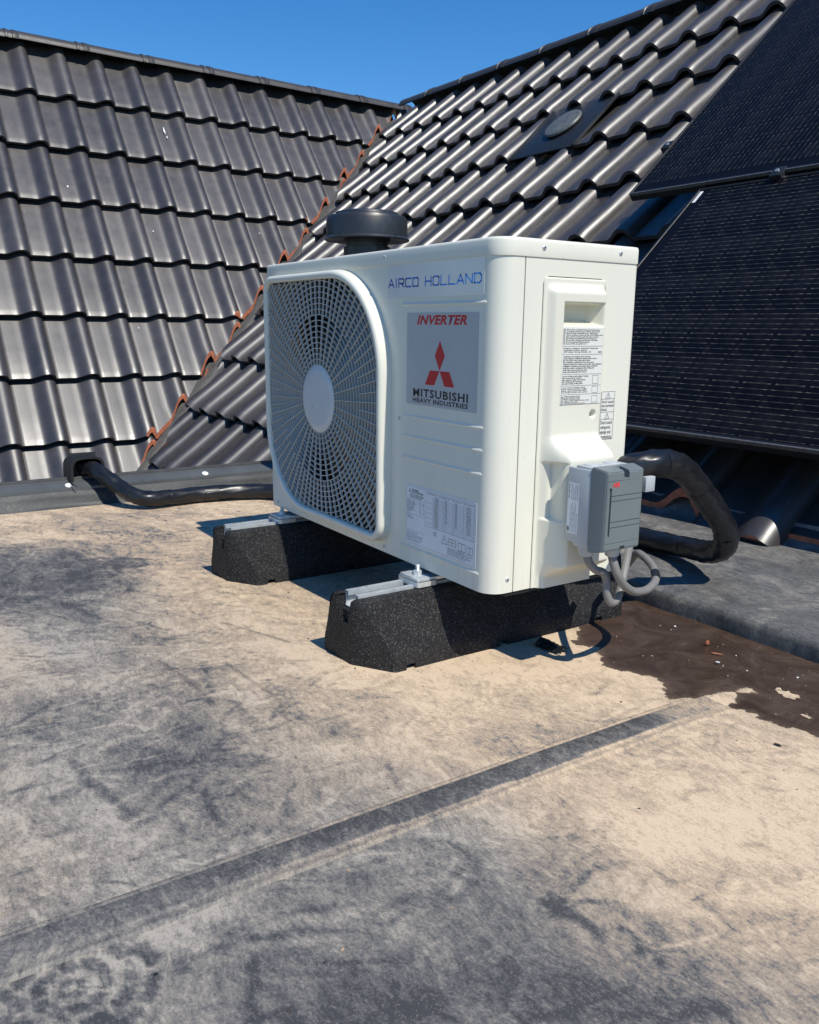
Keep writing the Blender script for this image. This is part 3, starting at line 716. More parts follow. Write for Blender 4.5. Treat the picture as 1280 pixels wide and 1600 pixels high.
def put_tile(parent, fr, cuts):
    """cuts: list of (world point, world normal); everything on the normal side is removed"""
    inv = fr.inverted(); rot = inv.to_3x3(); need = False
    corners = [fr @ Vector((x, y, z)) for x in (-TW, .003) for y in (0, TG + .05) for z in (-.03, .06)]
    for (p, nrm) in cuts:
        dd = [(c - p).dot(nrm) for c in corners]
        if min(dd) > 0: return None
        if max(dd) > 0: need = True
    if not need: me = TILE
    else:
        bm = tile_solid()
        for (p, nrm) in cuts:
            g = bm.verts[:] + bm.edges[:] + bm.faces[:]
            r = bmesh.ops.bisect_plane(bm, geom=g, plane_co=inv @ p, plane_no=(rot @ nrm).normalized(), clear_outer=True, dist=1e-6)
            ed = [e for e in r['geom_cut'] if isinstance(e, bmesh.types.BMEdge)]
            if ed:
                try:
                    rr = bmesh.ops.triangle_fill(bm, edges=ed, use_beauty=True)
                    for f in rr['geom']:
                        if isinstance(f, bmesh.types.BMFace): f.material_index = 1
                except Exception: pass
        if not bm.faces: bm.free(); return None
        me = finish_tile(bm)
    o = bpy.data.objects.new('roof_tile', me); C.objects.link(o); o.parent = parent
    o.matrix_world = fr
    return o
jit = lambda s: random.uniform(-s, s)
roofL = thing('tiled_roof', 'dark glazed tiled roof slope on the left rising to a ridge behind the grey parapet', 'roof')
roofR = thing('tiled_roof', 'dark glazed tiled roof slope at the right carrying the solar panels and a round vent', 'roof')
GUT = .105
cutL = (V0 + side * -.012, side); cutR = (V0 + side * GUT, -side)
RZ = 2.262
# left slope
nt = 0
for j in range(0, 11):
    for i in range(-8, 17):
        p = PL + i * TW * ey - j * TG * upL
        if j == 0: pass
        fr = frame(ey, upL, nLv, p - nLv * .018) @ Matrix.Translation((jit(.0012), jit(.002), 0)) @ Matrix.Rotation(jit(.004), 4, 'Z') @ Matrix.Rotation(jit(.005), 4, 'Y')
        if p.y < -2.0 or (p.y < -.75 - .0 and j < 3): continue
        if p.z < -1.55: continue
        if put_tile(roofL, fr, [cutL]): nt += 1
# right slope
VENT_SKIP = {(0, 2), (1, 2)}
for j in range(0, 12):
    for i in range(-14, 18):
        p = PR + i * TW * ex - j * TG * upR
        if p.x > 1.0 + .252: continue
        cuts = [cutR]
        if p.x - TW > -1.66: cuts.append((Vector((0, 1.035, 0)), Vector((0, -1, 0))))
        if -.45 < p.x < -.21 and j > 5: cuts[-1] = (Vector((0, .958, 0)), Vector((0, -1, 0)))
        elif p.x > -1.69 and p.x - TW <= -1.66: cuts.append((Vector((-1.69, 0, 0)), Vector((1, 0, 0)))) if p.y < .8 else None
        if p.z < -1.5: continue
        if j > 5 and p.x > -1.4: p = p + ex * .06
        fr = frame(ex, upR, nRv, p - nRv * .018) @ Matrix.Translation((jit(.0012), jit(.002), 0)) @ Matrix.Rotation(jit(.004), 4, 'Z') @ Matrix.Rotation(jit(.005), 4, 'Y')
        if (i, j) in VENT_SKIP: continue
        if put_tile(roofR, fr, cuts): nt += 1
print('tiles', nt)
def splat(roof, fr, seed, sx, sy):
    rr = random.Random(seed); pts = [(math.cos(2 * PI * k / 14) * sx * rr.uniform(.5, 1.2), math.sin(2 * PI * k / 14) * sy * rr.uniform(.5, 1.2), 0) for k in range(14)]
    m = mesh_from([fr @ Vector(p) for p in pts], [tuple(range(14))], 'white'); ob('bird_mark', m, roof)
for sd, (i, j, u_, v_, sx, sy) in enumerate(((4, 1, -.185, .28, .006, .035), (4, 1, -.178, .22, .004, .012), (3, 3, -.20, .25, .005, .006), (1, 2, -.19, .12, .006, .009), (6, 3, -.17, .3, .004, .005), (2, 5, -.2, .35, .004, .005), (8, 4, -.18, .16, .006, .007))):
    p = PL + i * TW * ey - j * TG * upL
    splat(roofL, frame(ey, upL, nLv, p - nLv * .018) @ Matrix.Translation((u_, v_, .0042 + .018 * (1 - v_ / .3) if v_ < .3 else .0085)), 40 + sd, sx, sy)
# ridges
def ridge_mesh(L=.455, r=.085):
    bm = bmesh.new(); seg = 12
    st = [(0, 1.0), (L - .075, .97), (L - .072, 1.07), (L - .060, 1.07), (L - .056, 1.01), (L - .030, 1.01), (L - .026, 1.08), (L - .008, 1.08), (L + .012, 1.03)]
    rings = []
    for (x, s) in st:
        rings.append([bm.verts.new((x, -math.cos(PI * k / seg) * r * s * 1.15, math.sin(PI * k / seg) * r * s * .8)) for k in range(seg + 1)])
    ri2 = []
    for x, s in (st[-1], st[0]):
        ri2.append([bm.verts.new((x, -math.cos(PI * k / seg) * (r * s - .014) * 1.15, math.sin(PI * k / seg) * (r * s - .014) * .8)) for k in range(seg + 1)])
    rings += ri2
    for a, b in zip(rings, rings[1:] + rings[:1]):
        for k in range(seg): bm.faces.new((a[k], a[k + 1], b[k + 1], b[k]))
    return bm_mesh(bm, 'ridge', True, R(40))
RIDGE = ridge_mesh()
# ridge line positions, from the two slope planes at height RZ
def on_plane(n, P, z, other_dir, other):   # point on plane at height z
    pass
xL = PL - upL * ((PL.z - RZ) / upL.z)      # ridge line left goes along ey
yR = PR - upR * ((PR.z - RZ) / upR.z)      # ridge line right along ex
for k in range(-4, 7):
    y = .413 + .4556 * k - xL.y
    p = xL + ey * y + Vector((-.03, 0, -.012))
    o = bpy.data.objects.new('ridge_tile', RIDGE); C.objects.link(o); o.parent = roofL
    o.matrix_world = frame(ey, Vector((-1, 0, 0)) - ey * 0, (ey.cross(Vector((-1, 0, 0)))).normalized(), p) @ Matrix.Rotation(jit(.006), 4, 'Z') @ Matrix.Rotation(.008 + jit(.006), 4, 'Y')
for k in range(0, 13):
    x = -5.60 + .4556 * k - yR.x
    p = yR + ex * x + Vector((0, .03, -.012))
    o = bpy.data.objects.new('ridge_tile', RIDGE); C.objects.link(o); o.parent = roofR
    o.matrix_world = frame(ex, Vector((0, 1, 0)), ex.cross(Vector((0, 1, 0))).normalized(), p) @ Matrix.Rotation(jit(.006), 4, 'Z') @ Matrix.Rotation(.008 + jit(.006), 4, 'Y')
# decks under the tiles, mitred at the valley, with back slopes
def valley_at(z): return V0 + d * ((z - V0.z) / d.z)
vt = valley_at(RZ); vb = valley_at(-1.6)
off = -.075
def deckL():
    n = nLv * off
    a = xL + ey * (-3.2 - xL.y); b = vt.copy()
    cb = vb.copy(); db = a - upL * ((RZ + 1.6) / upL.z)
    back = Vector((-1.2, 0, -1.6))
    V = [a + n, b + n, cb + n, db + n, a + n + back, b + n + back + Vector((0, 1.5, 0))]
    return mesh_from(V, [(3, 2, 1, 0), (0, 1, 5, 4)], 'deck')
def deckR():
    n = nRv * off
    b = yR + ex * (4.5 - yR.x); 
    bb = b - upR * ((RZ + .17) / upR.z)
    y1 = 1.06; cz = valley_at(-1.6)
    # strip above the flat roof and the part left of it that goes on down
    def P(x, y):
        p = PR; z = p.z - (nRv.x * (x - p.x) + nRv.y * (y - p.y)) / nRv.z; return Vector((x, y, z)) + n
    V = [vt + n, b + n, P(4.5, y1), P(-1.70, y1), P(-1.70, cz.y), cz + n, b + n + Vector((0, 1.2, -1.6)), vt + n + Vector((-1.5, 1.2, -1.6))]
    return mesh_from(V, [(0, 5, 4, 3), (0, 3, 2, 1), (0, 1, 6, 7)], 'deck')
ob('roof_deck', deckL(), roofL); ob('roof_deck', deckR(), roofR)
# valley gutter: ribbed metal
def gutter():
    prof = [(-.10, .0), (-.03, -.03), (-.004, -.035)] + sum([[(.006 + k * .016, -.030 + .006 * k), (.011 + k * .016, -.020 + .006 * k), (.016 + k * .016, -.020 + .006 * k), (.020 + k * .016, -.030 + .0075 * k)] for k in range(6)], []) + [(.14, .0)]
    vs = []; fs = []
    for t in (valley_at(-1.5), valley_at(RZ - .12)):
        for (s, h) in prof: vs.append(t + side * s + Vector((0, 0, h + .004)))
    n = len(prof)
    for k in range(n - 1): fs.append((k, k + 1, n + k + 1, n + k))
    return mesh_from(vs, fs, 'lead')
ob('valley_gutter', gutter(), roofR)
# pan tile replaced by a flat flashing with a round capped vent
vt_o = thing('roof_vent', 'round grey capped roof vent in its square black flashing on the right tiled slope', 'vent')
fc = frame(ex, upR, nRv, PR - 2 * TG * upR + .5 * TW * ex)
bm = bmesh.new()
box_bm(bm, (-1.42 * TW, -.012, .000), (.60 * TW, TG + .012, .009), .003)
for (x, r_) in ((-1.40 * TW, .008), (.585 * TW, .008)): box_bm(bm, (x - .006, -.01, .000), (x + .006, TG + .01, .016), .003)
m_ = bm_mesh(bm, 'blackplastic', True, R(35)); m_.transform(fc); ob('flashing', m_, vt_o)
bm = bmesh.new(); lathe_bm(bm, [(0, .037), (.090, .036), (.107, .032), (.113, .025), (.113, .020), (.104, .018)], (-.40 * TW, .225, 0), 40)
m_ = bm_mesh(bm, 'dome', True, R(35)); m_.transform(fc); ob('cap', m_, vt_o)
bm = bmesh.new(); lathe_bm(bm, [(.110, .004), (.100, .010), (.100, .024)], (-.40 * TW, .225, 0), 40)
m_ = bm_mesh(bm, 'blackplastic', True, R(35)); m_.transform(fc); ob('collar', m_, vt_o)

# ================================================================== SOLAR PANELS
HALF = .0905
def cell_mesh():
    bm = bmesh.new(); w, h, ch = .0895, .1772, .006       # x along busbars, y across
    pts = [(-w / 2 + ch, -h / 2), (w / 2 - ch, -h / 2), (w / 2, -h / 2 + ch), (w / 2, h / 2 - ch), (w / 2 - ch, h / 2), (-w / 2 + ch, h / 2), (-w / 2, h / 2 - ch), (-w / 2, -h / 2 + ch)]
    f0 = [bm.verts.new((x, y, 0)) for x, y in pts]; f1 = [bm.verts.new((x, y, .0002)) for x, y in pts]
    bm.faces.new(f1)
    for k in range(8): bm.faces.new((f0[k], f0[(k + 1) % 8], f1[(k + 1) % 8], f1[k]))
    return bm_mesh(bm, 'cell')
CELL = cell_mesh()
def solar(label, fr, L, Wd, grp='solar panels on the tiled roof'):
    """fr: local x along the long side (busbars), y across"""
    t = thing('solar_panel', label, 'solar panel', (0, 0, 0), grp); t.matrix_world = fr
    fw, th = .011, .034
    def add(o): o.matrix_parent_inverse = Matrix.Identity(4); return o
    bm = bmesh.new()
    for lo, hi in (((0, 0, -th), (L, fw, 0)), ((0, Wd - fw, -th), (L, Wd, 0)), ((0, fw, -th), (fw, Wd - fw, 0)), ((L - fw, fw, -th), (L, Wd - fw, 0))): box_bm(bm, lo, hi, .0008, 1)
    add(ob('frame', bm_mesh(bm, 'frame', True, R(35)), t))
    bm = bmesh.new(); box_bm(bm, (fw, fw, -.008), (L - fw, Wd - fw, -.0032)); add(ob('backsheet', bm_mesh(bm, 'backsheet'), t))
    nr = 6; cp = (Wd - .032) / 6; mg = (Wd - nr * cp) / 2; nc = int((L - .05) // (HALF + .0012)); mx = (L - nc * (HALF + .0012)) / 2
    for r_ in range(nr):
        for c_ in range(nc):
            o = bpy.data.objects.new('solar_cell', CELL); C.objects.link(o); o.parent = t
            o.location = (mx + (c_ + .5) * (HALF + .0012), mg + (r_ + .5) * cp, -.0030)
    return t
pOff = nRv * .165
def on_R(x, y):
    z = PR.z - (nRv.x * (x - PR.x) + nRv.y * (y - PR.y)) / nRv.z; return Vector((x, y, z)) + pOff
low0 = on_R(-1.107, 1.111)
lowP = solar('large black solar panel lying landscape behind the outdoor unit, lower one of the array', frame(ex, upR, nRv, low0), 1.755, 1.102)
# worn bright lower edge and small white sticker
bm = bmesh.new(); box_bm(bm, (.002, -.0006, -.012), (1.753, .004, .0006), .0004, 1); ob('drip_edge', bm_mesh(bm, 'frame_edge'), lowP)
bm = bmesh.new(); box_bm(bm, (.016, 1.025, -.0035), (.028, 1.085, -.0022)); ob('sticker', bm_mesh(bm, 'white'), lowP)
up0 = low0 + upR * (1.102 + .016) + nRv * .012 - ex * .327
fu = frame(upR, -ex, nRv, up0 + ex * 1.134)
upP = solar('black solar panel standing portrait above the lower one, touching the bare tiles on its left', fu, 1.755, 1.134)
fu2 = frame(upR, -ex, nRv, up0 + ex * (1.134 * 2 + .02))
upP2 = solar('black solar panel standing portrait at the far right end of the upper row', fu2, 1.755, 1.134)
bm = bmesh.new(); box_bm(bm, (-.0006, .002, -.012), (.004, 1.132, .0006), .0004, 1); me_e = bm_mesh(bm, 'frame_edge')
ob('drip_edge', me_e, upP); ob('drip_edge', me_e, upP2)
def clamp(parent, fr, mid):
    bm = bmesh.new(); box_bm(bm, (-.022, -.022, -.03), (.022, .022, .004), .002); m1 = bm_mesh(bm, 'blackplastic', True, R(35)); m1.transform(fr)
    c = ob('clamp', m1, parent); c.matrix_parent_inverse = parent.matrix_world.inverted()
    bm = bmesh.new(); lathe_bm(bm, [(.0035, .008), (.0065, .008), (.0065, .003)], (0, 0, 0), 12); m2 = bm_mesh(bm, 'zinc', True, R(35)); m2.transform(fr)
    b = ob('bolt', m2, parent); b.matrix_parent_inverse = parent.matrix_world.inverted()
clamp(upP, frame(ex, upR, nRv, up0 + upR * .30 + ex * -.012), False)
clamp(upP, frame(ex, upR, nRv, up0 + upR * -.008 + ex * .63), True)
clamp(upP, frame(ex, upR, nRv, up0 + upR * 1.35 + ex * -.012), False)
# mounting rails beneath
for k, (yy, x0, x1) in enumerate(((.10, -.03, 1.75), (.98, -.03, 1.75))):
    bm = bmesh.new(); box_bm(bm, (x0, yy, -.074), (x1, yy + .036, -.035)); m_ = bm_mesh(bm, 'frame'); ob('mounting_rail', m_, lowP)

# ================================================================== VENT ON THE FLAT ROOF
vc = Vector((-1.205, .50, 0))
v = thing('flue_vent', 'black plastic vent pipe with wide round cap standing behind the outdoor unit', 'vent', (vc.x, vc.y, ZG))
localise(lathe('pipe', [(.066, ZG), (.066, .617), (.060, .618), (.060, .628), (.066, .629), (.066, .650)], vc, 'ventblack', v, 36))
localise(lathe('rain_cap', [(.060, .644), (.119, .634), (.121, .637), (.1155, .643), (.1145, .688), (.109, .698), (.090, .703), (.088, .709), (.078, .712), (0, .714)], vc, 'ventblack', v, 56))
localise(lathe('base_flange', [(.16, ZG + .0), (.15, ZG + .008), (.075, ZG + .012), (.0665, ZG + .05)], vc, 'ventblack', v, 36))
for a in (.2, 1.9, -1.2):
    p = vc + Vector((math.cos(a) * .115, math.sin(a) * .115, .643))
    localise(lathe('rivet', [(0, .003), (.004, .002), (.0045, 0)], p, 'blackplastic', v, 10, Vector((math.cos(a), math.sin(a), 0))))

# ================================================================== OUTDOOR UNIT
HT, DP = .522, .275
U = thing('outdoor_unit', 'cream white outdoor air conditioner unit with round fan grille standing on rubber feet', 'air conditioner', (-.39, .14, 0))
# front panel with opening, rounded corner and short return to the side seam
GXc, GZc, GH = -.518, .2595, .2345
RAD = [.175, .034, .182, .030]           # grille corner radii BL, BR, TR, TL
def goutline(h, dr=0.0, seg=22): return rrect(GXc - h, GXc + h, GZc - h, GZc + h, [max(.004, r + dr) for r in RAD], seg)
def front_panel():
    bm = bmesh.new()
    out = [(-.770, .003), (-.030, .003), (-.030, .4985), (-.770, .4985)]
    def loop(pts, y): 
        vs = [bm.verts.new((x, y, z)) for x, z in pts]; return vs, [bm.edges.new((vs[i], vs[(i + 1) % len(vs)])) for i in range(len(vs))]
    # subdivide outer right side so that the corner strips share vertices
    zs = [.003, .4985]
    o_v, o_e = loop(out, 0); h_v, h_e = loop(goutline(GH + .001, .001), 0)
    bmesh.ops.triangle_fill(bm, edges=o_e + h_e, use_beauty=True, normal=(0, -1, 0))
    # inner return of the opening
    h2 = [bm.verts.new((v.co.x, .012, v.co.z)) for v in h_v]
    for i in range(len(h_v)): bm.faces.new((h_v[i], h_v[(i + 1) % len(h_v)], h2[(i + 1) % len(h_v)], h2[i]))
    # right rounded corner + return
    def strip(path, first):
        prev = first
        for (x, y) in path:
            a = bm.verts.new((x, y, .003)); b = bm.verts.new((x, y, .4985)); bm.faces.new((prev[0], a, b, prev[1])); prev = (a, b)
    r = .030
    strip([(-r + r * math.sin(t), r - r * math.cos(t)) for t in [k / 9 * PI / 2 for k in range(1, 10)]] + [(0, .0448), (-.0015, .0456), (-.006, .0458)], (o_v[1], o_v[2]))
    r = .010
    strip([(-.77 - r * math.sin(t), r - r * math.cos(t)) for t in [k / 4 * PI / 2 for k in range(1, 5)]] + [(-.780, .02)], (o_v[0], o_v[3]))
    return bm_mesh(bm, 'paint', True, R(40))
localise(ob('front_panel', front_panel(), U))
# raised grille rim
def rim():
    prof = [(.0045, .000, 0), (.0038, -.006, 0), (.0028, -.013, 0), (.0018, -.0182, 0), (-.0008, -.0212, 0), (-.0048, -.0222, 0), (-.0095, -.0215, 0), (-.0115, -.0190, 0), (-.0120, -.0100, 0)]
    rings = []; bm = bmesh.new()
    for (dh, y, _) in prof:
        rings.append([bm.verts.new((x, y, z)) for x, z in goutline(GH + dh, dh)])
    n = len(rings[0])
    for a, b in zip(rings, rings[1:]):
        for k in range(n): bm.faces.new((a[k], a[(k + 1) % n], b[(k + 1) % n], b[k]))
    return bm_mesh(bm, 'paint', True, R(60))
localise(ob('grille_rim', rim(), U))
# grille: concentric rings and radial bars, clipped by the rim
def inside(x, z):
    h = GH - .0112; dx, dz = x - GXc, z - GZc
    if abs(dx) > h or abs(dz) > h: return False
    for (sx, sz, r) in ((-1, -1, RAD[0] - .0112), (1, -1, RAD[1] - .0112), (1, 1, RAD[2] - .0112), (-1, 1, RAD[3] - .0112)):
        cx, cz = sx * (h - r), sz * (h - r)
        if (dx - cx) * sx > 0 and (dz - cz) * sz > 0 and math.hypot(dx - cx, dz - cz) > r: return False
    return True
def grille():
    vs = []; fs = []
    def bar(p0, p1, n0, n1, hw, y0, y1, close=False):
        b = len(vs)
        for (p, n) in ((p0, n0), (p1, n1)):
            for (s, y) in ((-1, y0), (1, y0), (1, y1), (-1, y1)): vs.append((p[0] + n[0] * hw * s, y, p[1] + n[1] * hw * s))
        for k in range(4): fs.append((b + k, b + (k + 1) % 4, b + 4 + (k + 1) % 4, b + 4 + k))
    k = 0; r = .0655
    while r < .335:
        N = int(60 + r * 420); 
        for i in range(N):
            a0, a1 = 2 * PI * i / N, 2 * PI * (i + 1) / N; c0 = (math.cos(a0), math.sin(a0)); c1 = (math.cos(a1), math.sin(a1))
            p0 = (GXc + r * c0[0], GZc + r * c0[1]); p1 = (GXc + r * c1[0], GZc + r * c1[1])
            if inside(*p0) and inside(*p1): bar(p0, p1, c0, c1, .00055, -.0165, -.0118)
        r += .01035
    NS = 36
    for i in range(NS * 2):
        a = 2 * PI * (i + .5) / (NS * 2); c0 = (math.cos(a), math.sin(a)); nn = (-c0[1], c0[0]); r0 = .064 if i % 2 == 0 else .1587
        r1 = r0
        while inside(GXc + (r1 + .002) * c0[0], GZc + (r1 + .002) * c0[1]): r1 += .002
        if r1 > r0 + .004: bar((GXc + r0 * c0[0], GZc + r0 * c0[1]), (GXc + r1 * c0[0], GZc + r1 * c0[1]), nn, nn, .00052, -.0170, -.0130)
    return mesh_from(vs, fs, 'wire')
g = localise(ob('grille_bars', grille(), U)); g['kind'] = 'stuff'
localise(lathe('grille_hub', [(0, .0195), (.050, .0192), (.0605, .0182), (.0645, .0155), (.0645, .008)], (GXc, 0, GZc), 'hub', U, 64, Vector((0, -1, 0)), 50))
# fan cavity
def orifice():
    bm = bmesh.new(); o = goutline(GH - .001, 0, 16); n = len(o)
    ov = [bm.verts.new((x, .011, z)) for x, z in o]; oe = [bm.edges.new((ov[i], ov[(i + 1) % n])) for i in range(n)]
    cv = [bm.verts.new((GXc + .222 * math.cos(2 * PI * k / 64), .011, GZc + .222 * math.sin(2 * PI * k / 64))) for k in range(64)]
    ce = [bm.edges.new((cv[i], cv[(i + 1) % 64])) for i in range(64)]
    bmesh.ops.triangle_fill(bm, edges=oe + ce, use_beauty=True, normal=(0, -1, 0))
    prev = cv
    for (r, y) in ((.214, .018), (.211, .03), (.211, .075)):
        nv = [bm.verts.new((GXc + r * math.cos(2 * PI * k / 64), y, GZc + r * math.sin(2 * PI * k / 64))) for k in range(64)]
        for k in range(64): bm.faces.new((prev[k], prev[(k + 1) % 64], nv[(k + 1) % 64], nv[k]))
        prev = nv
    return bm_mesh(bm, 'duct', True, R(40))
localise(ob('fan_orifice', orifice(), U))
fan = localise(lathe('fan', [(0, -.030), (.040, -.034), (.055, -.045), (.058, -.10)], (GXc, 0, GZc), 'fan', U, 36, Vector((0, -1, 0))))
def blade(a0):
    vs = []; fs = []; nr, na = 8, 10
    for i in range(nr + 1):
        r = .05 + (.155) * i / nr; sweep = .35 * (i / nr) ** 1.4
        for j in range(na + 1):
            t = j / na; a = a0 + sweep + t * (1.25 + .25 * i / nr); y = .045 + .045 * t - .008 * math.sin(PI * t)
            vs.append((GXc + r * math.cos(a), y, GZc + r * math.sin(a)))
    for i in range(nr):
        for j in range(na): b = i * (na + 1) + j; fs.append((b, b + 1, b + na + 2, b + na + 1))
    return mesh_from(vs, fs, 'fan', True)
for k in range(3): ob('blade', blade(.4 + k * 2 * PI / 3), fan)
# heat exchanger behind: fins
vs = []; fs = []
for k in range(120):
    x = -.765 + k * .0043; b = len(vs)
    vs += [(x, .235, .015), (x + .0007, .235, .015), (x + .0007, .235, .49), (x, .235, .49), (x, .262, .015), (x, .262, .49)]
    fs += [(b, b + 1, b + 2, b + 3), (b, b + 4, b + 5, b + 3)]
o = localise(ob('heat_exchanger_fins', mesh_from(vs, fs, 'core'), U)); o['kind'] = 'stuff'
# motor bracket: vertical bars seen through the grille
for xx in (-.560, -.490): localise(box('motor_bracket', (xx, .135, .01), (xx + .022, .150, .495), 'duct', U))
# inner casing walls
bm = bmesh.new()
box_bm(bm, (-.262, .016, .008), (-.046, DP - .004, .496)); box_bm(bm, (-.05, .046, .006), (-.0055, .078, .496)); box_bm(bm, (-.05, .210, .006), (-.0055, DP - .004, .496))
box_bm(bm, (-.778, .264, .004), (-.004, .270, .496))
box_bm(bm, (-.778, .014, .004), (-.262, DP - .004, .012)); box_bm(bm, (-.778, .014, .488), (-.262, DP - .004, .497))
localise(ob('inner_casing', bm_mesh(bm, 'core'), U))
localise(box('left_panel', (-.780, .021, .003), (-.7765, DP, .4985), 'paint', U))
localise(box('base_pan', (-.776, .034, -.004), (-.004, DP - .003, .0065), 'core', U))
localise(box('rear_panel', (-.26, DP - .003, .003), (-.004, DP, .4985), 'paint', U))
# side panel with notch for the cover
CY0, CY1, CZ1 = .0805, .2075, .4715
def side_panel():
    r = .012; pts = [(.0468, .003), (CY0, .003)]
    pts += [(CY0 + r - r * math.cos(t), CZ1 - r + r * math.sin(t)) for t in [k / 5 * PI / 2 for k in range(6)]]
    pts += [(CY1 - r + r * math.sin(t), CZ1 - r + r * math.cos(t)) for t in [k / 5 * PI / 2 for k in range(6)]]
    pts += [(CY1, .003), (DP - .004, .003), (DP - .004, .4985), (.0468, .4985)]
    bm = bmesh.new(); vs = [bm.verts.new((0, y, z)) for y, z in pts]; n = len(vs)
    es = [bm.edges.new((vs[i], vs[(i + 1) % n])) for i in range(n)]
    bmesh.ops.triangle_fill(bm, edges=es, use_beauty=True, normal=(1, 0, 0))
    b = [bm.verts.new((-.004, v.co.y, v.co.z)) for v in vs]
    for i in range(n): bm.faces.new((vs[i], vs[(i + 1) % n], b[(i + 1) % n], b[i]))
    # rear rounding
    a0, a1 = bm.verts.new((-.004, DP, .003)), bm.verts.new((-.004, DP, .4985)); c0, c1 = bm.verts.new((-.001, DP - .001, .003)), bm.verts.new((-.001, DP - .001, .4985))
    i0 = n - 3; bm.faces.new((vs[i0], c0, c1, vs[n - 2])); bm.faces.new((c0, a0, a1, c1))
    return bm_mesh(bm, 'paint', True, R(50))
localise(ob('side_panel', side_panel(), U))
# moulded service cover as a fine height field
def sstep(a, b, x): t = min(1, max(0, (x - a) / (b - a))); return t * t * (3 - 2 * t)
def cover():
    ys = np.linspace(CY0 + .0012, CY1 - .0012, 96); zs = np.linspace(.003, CZ1 - .0012, 300); vs = []; fs = []
    for z in zs:
        for y in ys:
            ed = min(y - ys[0], ys[-1] - y, zs[-1] - z)
            h = .0015 * sstep(0, .0012, ed)
            p = .0105 * sstep(.005, .020, y - CY0) * sstep(.004, .010, CY1 - y) * sstep(.008, .024, CZ1 - z)
            h += p * (1 - .0 * z)
            # lower bulge
            up_ = 1 - sstep(.205, .243, z); dn = sstep(.018, .046, z)
            lf = sstep(.006, .030, y - CY0); rt = sstep(.0005, .010, CY1 - y)
            b = .036 * up_ * dn * lf * rt
            # shallow window pressed into the left flank
            if .112 < z < .203 and y < .107:
                k = sstep(.112, .116, z) * sstep(.0, .004, .203 - z)
                wv = .0 if y < .1035 else sstep(.1035, .107, y)
                b = b * (1 - k) + (.036 * wv) * k * up_ * rt + (.004 * (1 - wv)) * k * 0
            h += b
            # grip recess
            if .1135 < y < .1985 and .398 < z < .437:
                fy = sstep(.1135, .1165, y) * sstep(0, .0190, .1985 - y); top = 1 - sstep(.4325, .435, z)
                bot = sstep(.400, .412, z); h -= .034 * min(fy, top, bot) ** .8 if min(fy, top, bot) > 0 else 0
            # screw well
            dd = math.hypot(y - .183, (z - .270)) 
            if dd < .0065: h -= .012 * (1 - sstep(.0045, .0065, dd))
            vs.append((h, y, z))
    n = len(ys)
    for i in range(len(zs) - 1):
        for j in range(n - 1): fs.append((i * n + j, i * n + j + 1, i * n + n + j + 1, i * n + n + j))
    return mesh_from(vs, fs, 'plastic_w', True)
cov = localise(ob('service_cover', cover(), U))
# lid
def lid():
    def ol(i): return rrect(-.7815 + i, .0018 - i, -.0018 + i, DP + .001 - i, [.011 - min(i, .006), .031 - min(i, .02), .005 - min(i, .003), .005 - min(i, .003)], 9)
    lv = [(.4965, .004), (.4965, .0004), (.4985, 0), (.5168, 0), (.5198, .0008), (.5214, .0026), (.522, .0052)]
    bm = bmesh.new(); rings = [[bm.verts.new((x, y, z)) for x, y in ol(i)] for z, i in lv]; n = len(rings[0])
    for a, b in zip(rings, rings[1:]):
        for k in range(n): bm.faces.new((a[k], a[(k + 1) % n], b[(k + 1) % n], b[k]))
    bm.faces.new(rings[-1]); bm.faces.new(rings[0])
    return bm_mesh(bm, 'paint', True, R(50))
localise(ob('lid', lid(), U))
# pressed lines on the front
def rib(x0, x1, z, mat='paint'):
    vs = []; fs = []; prof = [(0, .0040), (-.0006, .0026), (-.0013, .0010), (-.0016, .0), (-.0011, -.0012), (0, -.0018)]
    for (x, s) in ((x0, 0.0), (x0 + .0015, .6), (x0 + .004, 1), (x1 - .004, 1), (x1 - .0015, .6), (x1, 0.0)):
        for (y, dz) in prof: vs.append((x, y * s - .0001, z + dz * (.4 + .6 * s)))
    for i in range(5):
        for k in range(5): b = i * 6 + k; fs.append((b, b + 1, b + 7, b + 6))
    return mesh_from(vs, fs, mat, True)
for z in (.4325, .253, .2195, .184, .0305): localise(ob('pressed_rib', rib(-.246, -.026, z), U))
for (m, a, b) in ((FRONT(0), -.252, .247), (FRONT(-.0018), -.299, .5105), (FRONT(0), -.298, .0128), (FRONT(0), -.745, .0140), (SIDE(0.0), .0345, .024), (SIDE(.0018), .078, .5095), (SIDE(.0018), .234, .5105), (SIDE(0), .2635, .0125)):
    screw(m, a, b, U, .95)
